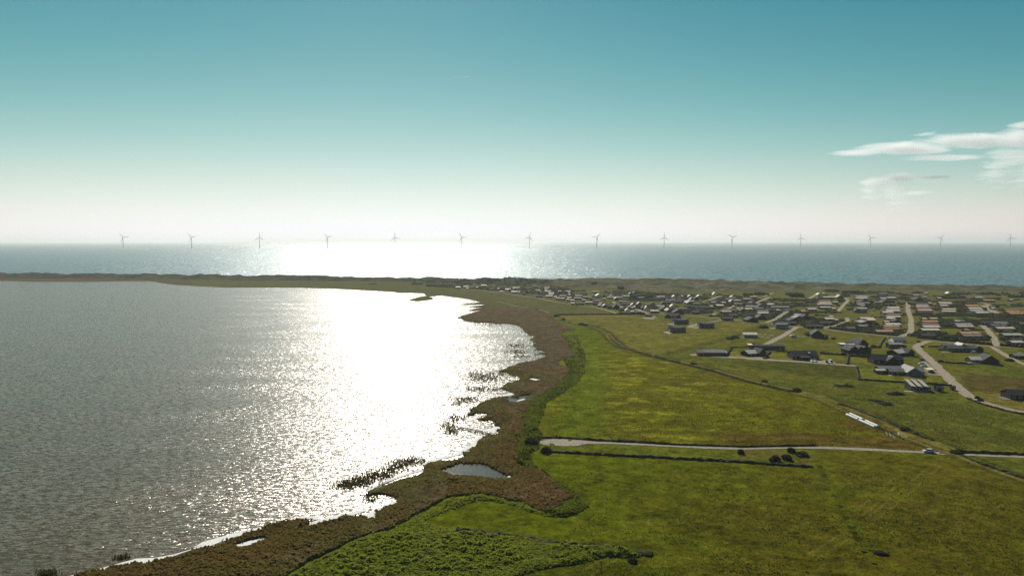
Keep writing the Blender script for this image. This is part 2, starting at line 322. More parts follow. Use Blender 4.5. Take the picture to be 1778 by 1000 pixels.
for P in LAWNS: paint(inpoly(JX, JY, P), (.118, .130, .036), .9)
dh, dup_, dr = dune_h(X, Y)
dm = sstep(.02, .14, dup_)*(dr < 90); paint(dm, (.104, .102, .054)); paint(dm*sstep(.47, .62, fbm(X/30., Y/30., 51, 4)), (.056, .064, .036), .85); paint(dm*sstep(.58, .70, fbm(X/24., Y/16., 52, 4)), (.185, .160, .105), .75)
paint(dm*(PX < 960)*1.0, (.058, .068, .042), .62); paint(dm*sstep(.6, 1, dup_)*(PX < 760), (.045, .058, .045), .8)
spit = (PX < 900) & (PY > 478) & (PY < 506) & ~in_lake & (dm < .5); paint(spit, (.085, .094, .046), .8); paint(spit & (PX < 330), (.085, .074, .048), .9)
paint((rd < 1.6) & ~in_reed & ~in_scrub, (.105, .108, .040), .35); paint(sstep(1.1, .3, np.abs(tr-1.3))*(n5 > .3), (.150, .135, .085), .9); paint(sstep(7, 4.5, tr)*sstep(2.4, 3.4, tr), (.036, .044, .016), .75)
for T in TRACKS:
    d = pldist(X, Y, W_(T), False, 8); paint(sstep(.55, .15, np.abs(d-.95)), (.130, .120, .050), .5)
d = pldist(X, Y, W_(DRY), False, 16); paint(sstep(7, 2, d), (.060, .074, .028), .8)
d = pldist(X, Y, W_([(1420,800),(1432,830),(1455,868),(1472,905),(1490,935),(1510,955)]), False, 12); paint(sstep(5, 1, d), (.080, .100, .014), .8); paint(sstep(1.3, .3, d)*(n5 > .56), (.020, .024, .010), .9)
d = np.minimum(pldist(X, Y, W_([(1440,690),(1500,693.5),(1600,693.5),(1662,693)]), False, 9), 9); paint(sstep(1.4, .4, d), (.045, .058, .020), .7)
ring = shore; green = np.clip(1-(ring-2)/13., 0, 1)*.8+.5*(fbm(X/26., Y/14., 61, 4)-.5)*2
paint(in_reed, (.112, .080, .036)); paint(in_reed*sstep(.5, .66, n18), (.132, .080, .042), .8); paint(in_reed*sstep(.25, .6, green), (.082, .078, .026), .9); paint(in_reed*(n5 < .40), (.100, .066, .034), .5)
paint(in_reed & (PY < 640), (.105, .080, .052), .55)
paint(in_scrub, (.112, .138, .030)); paint(in_scrub*sstep(.46, .6, n18), (.140, .160, .040), .8); paint(in_scrub*sstep(.55, .68, n5), (.062, .086, .018), .8)
bulr = in_scrub & inpoly(JX, JY, [(900,925),(1000,940),(1130,962),(1060,958),(960,946),(890,936)]); paint(bulr, (.105, .088, .050), .6)
n08 = fbm(X/.7, Y/.7, 26, 2); lowland = np.clip((1100-Y)/500., 0, 1)
C *= np.clip(1+.45*(n5-.5)*2*np.clip(900/Y, .35, 1)+.45*(n2-.5)*np.clip(520/Y, 0, 1)+.7*(n08-.5)*np.clip(380/Y, 0, 1), .25, 2)[:, None]
veg = (~in_reed).astype(float)*(1-dm); C *= 1+veg[:, None]*(np.array([1.25, 1.08, .50])-1)[None, :]*(.45+.55*lowland)[:, None]
# heights -------------------------------------------------------------------
Zg = .22*(n18-.5)*sstep(.5, 6, rd)
fine = np.clip((560-Y)/260., 0, 1)
Zg += fine*sstep(.4, 3, rd)*(.30*(fbm(X/1.9, Y/1.9, 81, 3)-.45)+.25*np.clip(fbm(X/4.5, Y/3.2, 82, 2)-.55, 0, 1)*2)
Zg += fine*sstep(.4, 3, rd)*.22*np.clip(cell(X/2.3, Y/1.7, 86)[1]-.55, 0, 1)*2*np.clip(1-cell(X/2.3, Y/1.7, 86)[0]/.6, 0, 1)
Zg += sstep(9, 2, tr)*.35*np.clip(fbm(X/6., Y/6., 84, 3)-.3, 0, 1)
Zg += np.where(dh > -1.99, dh, dh)
c1, v1 = cell(X/2.7, Y/2.2, 91); c2, v2 = cell(X/1.15, Y/1.05, 95)
bump = np.clip(1-(c1/.72)**2, 0, 1)*(.35+1.1*v1)+.42*np.clip(1-(c2/.75)**2, 0, 1)*(.4+v2)
flat = sstep(.52, .60, fbm(X/22., Y/22., 96, 3))
Zs = .25+.62*bump*(1-.78*flat)+.75*(n18-.4)+.35*(fbm(X/.8, Y/.8, 97, 2)-.5)
Zr = .85+.7*(fbm(X/7., Y/5., 98, 4)-.5)+.55*(vn(X/.9, Y/.9, 99)-.5)*np.clip(600/Y, .3, 1)
sm = in_scrub.astype(np.float32).reshape(NR, NC)
for _ in range(4):
    sm = (sm+np.roll(sm, 1, 0)+np.roll(sm, -1, 0)+np.roll(sm, 2, 0)+np.roll(sm, -2, 0))/5; sm = (sm+np.roll(sm, 1, 1)+np.roll(sm, -1, 1)+np.roll(sm, 3, 1)+np.roll(sm, -3, 1))/5
Zs = Zs*np.clip(sm.ravel()*2-1, .08, 1)
edge = np.clip(shore/6.0, 0, 1); Zr = Zr*(.22+.78*edge)
Z = np.where(in_reed, Zr, np.where(in_scrub, Zs, Zg)); Z = np.where(in_lake, -1.4, Z)
ds_ = np.clip(shore/2.0, 0, 1); Z = np.where(~in_lake & ~in_reed & ~in_scrub & (shore < 2) & (dh < 1), Z*ds_-.3*(1-ds_), Z)
V = np.stack([X, Y, Z], 1)
ii = np.arange((NR-1)*NC).reshape(NR-1, NC)[:, :-1]
Q = np.stack([ii, ii+1, ii+1+NC, ii+NC], -1).reshape(-1, 4)
nl = in_lake[Q].sum(1); nr = in_reed[Q].sum(1); ns = in_scrub[Q].sum(1)
qz = Z[Q].max(1); keep = (nl < 4) & (qz > -1.2)
kind = np.where(nr >= 2, 1, np.where(ns >= 2, 2, 0))
# ground material: albedo attribute x fine procedural noise
def landmat(name, scale, amt, bumpd, strength, rough=.95, stretch=(1, 1, 1)):
    m, nt, p, out = nodemat(name)
    at_ = nnode(nt, 'ShaderNodeAttribute', attribute_name='albedo'); ge = nt.nodes.new('ShaderNodeNewGeometry')
    mp = nnode(nt, 'ShaderNodeMapping'); mp.inputs['Scale'].default_value = stretch; nt.links.new(ge.outputs['Position'], mp.inputs[0])
    n1 = nnode(nt, 'ShaderNodeTexNoise', Scale=scale, Detail=6.0, Roughness=.72); nt.links.new(mp.outputs[0], n1.inputs['Vector'])
    n2_ = nnode(nt, 'ShaderNodeTexNoise', Scale=scale*.13, Detail=5.0, Roughness=.65); nt.links.new(mp.outputs[0], n2_.inputs['Vector'])
    s = mathn(nt, 'MULTIPLY_ADD', n1.outputs[0], 2*amt, 1-amt); s2 = mathn(nt, 'MULTIPLY_ADD', n2_.outputs[0], 1.1, .45); s = mathn(nt, 'MULTIPLY', s, s2)
    vm = nt.nodes.new('ShaderNodeVectorMath'); vm.operation = 'SCALE'; nt.links.new(at_.outputs['Color'], vm.inputs[0]); nt.links.new(s, vm.inputs['Scale'])
    hsv = nnode(nt, 'ShaderNodeHueSaturation'); h = mathn(nt, 'MULTIPLY_ADD', n2_.outputs[0], -.05, .525); nt.links.new(h, hsv.inputs['Hue']); nt.links.new(vm.outputs[0], hsv.inputs['Color'])
    nt.links.new(hsv.outputs[0], p.inputs['Base Color']); p.inputs['Roughness'].default_value = rough; p.inputs['Specular IOR Level'].default_value = 0.0
    b = nnode(nt, 'ShaderNodeBump', Strength=strength, Distance=bumpd); nt.links.new(n1.outputs[0], b.inputs['Height']); nt.links.new(b.outputs[0], p.inputs['Normal'])
    return m
M_land = landmat('grass_land', 1.3, .8, .35, .8)
M_reed = landmat('reeds', 2.2, .45, .5, .8, stretch=(1, 1, .25))
M_scrub = landmat('scrub', 2.0, .5, .4, .8)
def zat(x, y):
    """height of the land sheet under points"""
    i = np.clip(np.searchsorted(rows, y), 0, NR-1); j = np.clip(np.searchsorted(us, x/(y*CP+CAM_H*SP)), 0, NC-1); return Z.reshape(NR, NC)[i, j]
def zone(x, y):
    i = np.clip(np.searchsorted(rows, y), 0, NR-1); j = np.clip(np.searchsorted(us, x/(y*CP+CAM_H*SP)), 0, NC-1); k = i*NC+j
    return np.where(in_lake[k], 3, np.where(in_reed[k], 1, np.where(in_scrub[k], 2, 0)))
def landobj(name, k, mat):
    q = Q[keep & (kind == k)]; used, inv = np.unique(q, return_inverse=True)
    o = npmesh(name, V[used], inv.reshape(-1, 4), mat)
    ca = o.data.color_attributes.new('albedo', 'FLOAT_COLOR', 'POINT')
    rgba = np.ones((len(used), 4), np.float32); rgba[:, :3] = np.clip(C[used], .004, 1); ca.data.foreach_set('color', rgba.ravel())
    return o
tag(landobj('ground', 0, M_land), 'green pasture, paddocks and dunes of the flat coast', kind='structure')
tag(landobj('reed_bed', 1, M_reed), 'brown reed bed along the lake shore', kind='stuff')
tag(landobj('green_scrub', 2, M_scrub), 'lush green scrub and nettles between reeds and pasture', kind='stuff')
# land behind and beside the graded sheet
M_base = mottled('base_grass', (.08, .10, .03), .95, .4, .05)
mesh('ground', [(-60,-600,-.6),(4200,-600,-.6),(4200,1050,-.6),(-60,60,-.6)], [(0,1,2,3)], M_base)['kind'] = 'structure'

# ------------------------------------------------------------------ water
def watermat(name, col, rough, waves, calm=1.0, tint=(1, 1, 1, 1)):
    """wind-rippled water: wave slopes from layered noise turned into the shading normal"""
    m, nt, p, out = nodemat(name)
    ge = nt.nodes.new('ShaderNodeNewGeometry')
    def nz(sc, st, rot, det, col_=True):
        mp = nnode(nt, 'ShaderNodeMapping'); mp.inputs['Scale'].default_value = st; mp.inputs['Rotation'].default_value = (0, 0, rot); nt.links.new(ge.outputs['Position'], mp.inputs[0])
        n = nnode(nt, 'ShaderNodeTexNoise', Scale=sc, Detail=det, Roughness=.55); nt.links.new(mp.outputs[0], n.inputs['Vector']); return n.outputs[1] if col_ else n.outputs[0]
    gust = nz(.010, (1, 3.2, 1), -.5, 5.0, False); gs = mathn(nt, 'MULTIPLY_ADD', gust, 1.9*calm, .06*calm)
    acc = None
    for sc, st, rot, amp in waves:
        v = nt.nodes.new('ShaderNodeVectorMath'); v.operation = 'MULTIPLY_ADD'; nt.links.new(nz(sc, st, rot, 2.0), v.inputs[0])
        v.inputs[1].default_value = (amp*.75, amp, 0); v.inputs[2].default_value = (-.5*amp*.75, -.5*amp, 0)
        if acc is None: acc = v.outputs[0]
        else:
            w_ = nt.nodes.new('ShaderNodeVectorMath'); w_.operation = 'ADD'; nt.links.new(acc, w_.inputs[0]); nt.links.new(v.outputs[0], w_.inputs[1]); acc = w_.outputs[0]
    sl = nt.nodes.new('ShaderNodeVectorMath'); sl.operation = 'SCALE'; nt.links.new(acc, sl.inputs[0]); nt.links.new(gs, sl.inputs['Scale'])
    up = nt.nodes.new('ShaderNodeVectorMath'); up.operation = 'ADD'; nt.links.new(sl.outputs[0], up.inputs[0]); up.inputs[1].default_value = (0, 0, 1)
    nm = nt.nodes.new('ShaderNodeVectorMath'); nm.operation = 'NORMALIZE'; nt.links.new(up.outputs[0], nm.inputs[0]); nt.links.new(nm.outputs[0], p.inputs['Normal'])
    mr = mathn(nt, 'MULTIPLY_ADD', gust, .7, .65); vm = nt.nodes.new('ShaderNodeVectorMath'); vm.operation = 'SCALE'; vm.inputs[0].default_value = col; nt.links.new(mr, vm.inputs['Scale'])
    nt.links.new(vm.outputs[0], p.inputs['Base Color'])
    p.inputs['Roughness'].default_value = rough; p.inputs['IOR'].default_value = 1.333; p.inputs['Specular Tint'].default_value = tint
    return m
M_lake = watermat('lake_water', (.088, .066, .026), .26, [(.36, (1, 2.8, 1), -.22, .95), (1.6, (1, 1.8, 1), -.35, 1.05)], tint=(1, .78, .58, 1))
M_sea = watermat('sea_water', (.012, .085, .100), .28, [(.08, (1, 2.0, 1), .2, 2.0), (.35, (1, 1.6, 1), .4, 2.0)], tint=(.35, .7, .9, 1))
M_pond = watermat('pond_water', (.060, .052, .032), .14, [(1.2, (1, 2.0, 1), .3, .25)], tint=(1, .78, .6, 1))
mesh('lake', [(-4200,-400,WATER_Z),(420,-400,WATER_Z),(420,1700,WATER_Z),(-4200,1700,WATER_Z)], [(0,1,2,3)], M_lake)['kind'] = 'structure'
mesh('sea', [(-56000,1000,-.9),(56000,1000,-.9),(56000,56000,-.9),(-56000,56000,-.9)], [(0,1,2,3)], M_sea)['kind'] = 'structure'
for P in PONDS:
    w = W_(P); cx = sum(a for a, b in w)/len(w); cyy = sum(b for a, b in w)/len(w)
    mesh('pond', [(cx+(a-cx)*1.12, cyy+(b-cyy)*1.25, WATER_Z+.05) for a, b in w], [tuple(range(len(w)))], M_pond)['kind'] = 'structure'

# ------------------------------------------------------------------ roads and paths
M_road = {'gravel': mottled('gravel', (.30, .26, .19), .95, .35, .8, .1, .2), 'sand': mottled('sand_road', (.30, .25, .175), .95, .35, .5, .1, .2), 'dim': mottled('dim_path', (.19, .17, .11), .95, .25, .5, .1)}
def hgt(x, y):
    return float(dune_h(np.array([x]), np.array([y]))[0][0])
def ribbon(name, w, pts, mat, zoff, lift=True, jit=.18):
    P = [Vector((a, b)) for a, b in pts]; D = [P[0]]
    for a, b in zip(P[:-1], P[1:]):
        n = max(1, int((b-a).length/5.0))
        D += [a.lerp(b, (k+1)/n) for k in range(n)]
    for _ in range(3): D = [D[0]]+[(D[i-1]+D[i]*2+D[i+1])/4 for i in range(1, len(D)-1)]+[D[-1]]
    V_, F_ = [], []
    for i, p in enumerate(D):
        t = (D[min(i+1, len(D)-1)]-D[max(i-1, 0)]).normalized(); nrm = Vector((-t.y, t.x)); z = (hgt(p.x, p.y) if lift else 0)+zoff
        for s in (-1, -.5, 0, .5, 1):
            q = p+nrm*(s*w/2*(1+random.uniform(-jit, jit)*(abs(s) == 1))); V_.append((q.x, q.y, z))
    for i in range(len(D)-1):
        for k in range(4): a = i*5+k; F_.append((a, a+1, a+6, a+5))
    return mesh(name, V_, F_, mat)
for i, r in enumerate(roads): tag(ribbon(r[0], r[2], ROADS_W[i], M_road[r[4]], .10+.007*i), r[1], kind='structure')
LOT = [(938,766),(941,763),(948,761.5),(965,761.5),(985,762.5),(1010,764.3),(1030,766.2),(1032,769.6),(1020,770.5),(1010,772),(1003,774),(985,774.5),(962,773.5),(945,772),(938,769.5)]
w = W_(LOT); tag(mesh('parking_area', [(a, b, .09) for a, b in w], [tuple(range(len(w)))[::-1]], M_road['gravel']), 'gravel parking area at the end of the track', kind='structure')
YARDS = [[(1114.6,551.4),(1134,549.5),(1137,554),(1120,553.6)], [(1206,612),(1216,608.5),(1219,614.5),(1240,617.5),(1262,617.5),(1285,622.2),(1240,620.5),(1218,617.5)], [(1262,618),(1330,622.8),(1440,630.5),(1490,634.5),(1489,636.5),(1380,628.6),(1300,624)],
         [(1420,624.5),(1445,626),(1452,631),(1410,628.5)], [(1540,648.5),(1556,651),(1572,650),(1560,646)], [(1604,642),(1624,644),(1640,653),(1612,650)], [(1596,629),(1606,627),(1622,640),(1600,638)], [(1366,541),(1374,537.5),(1372,542.5)],
         [(1192,567.5),(1216,559.8),(1212,564.5),(1200,569)], [(1155,577),(1164,573.5),(1166,579),(1160,580.5)],[(1161,563.2),(1172,560.5),(1171,564.2)],[(1207,569),(1216,566.8),(1215,570.3)],[(1696,677),(1716,683),(1712,690),(1686,684)][0:0] or [(1300,620.3),(1324,619.5),(1325,623.6),(1303,622.4)]]
for i, P in enumerate(YARDS):
    w = W_(P); tag(mesh('sandy_yard', [(a, b, .075+.003*i) for a, b in w], [tuple(range(len(w)))], M_road['sand']), kind='structure')
# ================================================================== houses
def near_col(k): return RC[k]
RC = {  # roof or wall colour key: (albedo, word)
 'w': ((.82,.68,.53), 'white'), 'c': ((.74,.59,.40), 'cream'), 'o': ((.62,.32,.15), 'orange'), 'b': ((.32,.18,.11), 'brown'), 'p': ((.72,.55,.47), 'pink'),
 'g': ((.27,.25,.23), 'grey'), 'l': ((.60,.53,.42), 'light grey'), 't': ((.45,.37,.27), 'tan'), 'd': ((.050,.050,.055), 'dark'), 's': ((.17,.175,.17), 'slate blue'), 'r': ((.15,.050,.035), 'dark red')}
M_roof = {k: mottled('roof_'+v[1].replace(' ', '_'), v[0], .7, .2, .9, .25, .15, (1, .25, 1)) for k, v in RC.items()}
M_roof['d'] = mottled('roof_dark_felt', (.046,.046,.050), .85, .3, .8, .2, .1)
M_wall = {'black': mottled('wall_black_timber', (.018,.017,.017), .8, .3, 1.5, .2, .2, (3, 3, .3)), 'brown': mottled('wall_brown_timber', (.075,.045,.030), .8, .3, 1.5, .2, .2, (3, 3, .3)),
          'red': mottled('wall_red', (.17,.055,.038), .85, .25, 1.2, .2, .1), 'grey': mottled('wall_grey', (.16,.165,.165), .8, .2, 1.2, .2, .1), 'white': mottled('wall_white', (.62,.60,.56), .8, .12, 1.0, .2),
          'slate': mottled('wall_slate', (.12,.145,.15), .8, .2, 1.2, .2), 'brick': mottled('wall_brick', (.26,.14,.085), .85, .25, 1.6, .2, .1), 'cream': mottled('wall_cream', (.5,.42,.28), .85, .15, 1.2, .2)}
M_glass = mottled('window_glass', (.020,.026,.030), .08, .2, .5, .8); M_frame = mottled('white_frame', (.62,.62,.60), .5, .08, 2.0)
M_door = mottled('painted_door', (.33,.32,.30), .6, .15, 1.0); M_conc = mottled('concrete', (.36,.34,.30), .9, .2, .8)
M_brickch = M_wall['brick']; M_wood = mottled('weathered_wood', (.20,.165,.125), .85, .3, 1.5, .2, .2, (4, .4, 4))
HOUSES = []            # every house keeps its footprint so that shrubs stay out of it
def gable(L, D, wh, rh, ov=.35, flat=False):
    """walls (box with gable ends) and a roof shell of real thickness; ridge along x, base centred on the origin"""
    x, y = L/2, D/2; w = MB(); r = MB()
    w.add([(-x,-y,-.4),(x,-y,-.4),(x,y,-.4),(-x,y,-.4),(-x,-y,wh),(x,-y,wh),(x,y,wh),(-x,y,wh),(-x,0,wh+rh),(x,0,wh+rh)],
          [(0,1,5,4),(2,3,7,6),(1,2,6,9,5),(3,0,4,8,7),(4,5,9,8),(6,7,8,9)])
    X_, th = x+ov, .16; k = rh/y; ye = y+ov; ze = wh-k*ov+.03; zt = wh+rh+.03
    r.add([(-X_,-ye,ze),(X_,-ye,ze),(X_,0,zt),(-X_,0,zt),(-X_,ye,ze),(X_,ye,ze),
           (-X_,-ye,ze+th),(X_,-ye,ze+th),(X_,0,zt+th),(-X_,0,zt+th),(-X_,ye,ze+th),(X_,ye,ze+th)],
          [(1,0,3,2),(5,2,3,4),(6,7,8,9),(8,11,10,9),(0,1,7,6),(5,4,10,11),(1,2,8,7),(2,5,11,8),(3,0,6,9),(4,3,9,10)])
    return w, r
def flatroof(L, D, wh, ov=.3):
    x, y = L/2, D/2; w = MB(); w.box(-x, x, -y, y, -.4, wh); r = MB(); r.box(-x-ov, x+ov, -y-ov, y+ov, wh+.004, wh+.24); return w, r
def window(par, x, z, w_, h_, face):
    """window set in the wall that faces -y at y = face: frame proud of the wall, glass behind it"""
    f = MB(); t = .09; y0, y1 = face-.06, face+.02
    f.box(x-w_/2, x+w_/2, y0, y1, z-h_/2, z-h_/2+t); f.box(x-w_/2, x+w_/2, y0, y1, z+h_/2-t, z+h_/2)
    f.box(x-w_/2, x-w_/2+t, y0, y1, z-h_/2+t+.002, z+h_/2-t-.002); f.box(x+w_/2-t, x+w_/2, y0, y1, z-h_/2+t+.002, z+h_/2-t-.002)
    o = f.build('window', M_frame, par); g = MB(); g.box(x-w_/2+t, x+w_/2-t, face-.03, face+.01, z-h_/2+t, z+h_/2-t); g.build('pane', M_glass, o); return o
def door(par, x, w_, h_, face, mat=None):
    d = MB(); d.box(x-w_/2, x+w_/2, face-.05, face+.02, 0, h_); o = d.build('door', mat or M_door, par)
    k = MB(); k.box(x+w_/2-.2, x+w_/2-.1, face-.12, face-.052, 1.0, 1.08); k.build('handle', M_frame, o); return o
def chimney(par, x, y, z0, h=.9):
    c = MB(); c.box(x-.3, x+.3, y-.3, y+.3, z0, z0+h); c.box(x-.36, x+.36, y-.36, y+.36, z0+h+.002, z0+h+.1); return c.build('chimney', M_brickch, par)
def house(x, y, rz, L, D, wh, rh, rk, wk, label, group=None, cat='house', name='house', detail=1, flat=False, chim=False, z=None, frontdoor=True):
    z = hgt(x, y) if z is None else z
    root = empty(name, (x, y, z), rz); tag(root, label, cat, group)
    w, r = flatroof(L, D, wh) if flat else gable(L, D, wh, rh)
    wo_ = w.build('wall', M_wall[wk], root); ro = r.build('roof', M_roof[rk], root)
    if detail:
        n = max(1, int(L/5)) if detail == 1 else max(2, int(L/3.4)); dpos = random.randrange(n) if n > 1 and frontdoor else -1
        for i in range(n):
            xx = -L/2+L*(i+.5)/n+random.uniform(-.3, .3)
            if i == dpos: door(wo_, xx, 1.0, 2.05, -D/2)
            else: window(wo_, xx, min(1.35, wh*.56), random.choice((1.2, 1.6, 2.1)), min(1.15, wh*.5), -D/2)
    if chim: chimney(ro, L*random.uniform(-.25, .25), 0, wh+rh*.6, rh*.4+.9)
    HOUSES.append((x, y, L, D, rz)); return root
ORD = ['first','second','third','fourth','fifth','sixth','seventh','eighth','ninth','tenth','eleventh','twelfth','thirteenth','fourteenth']
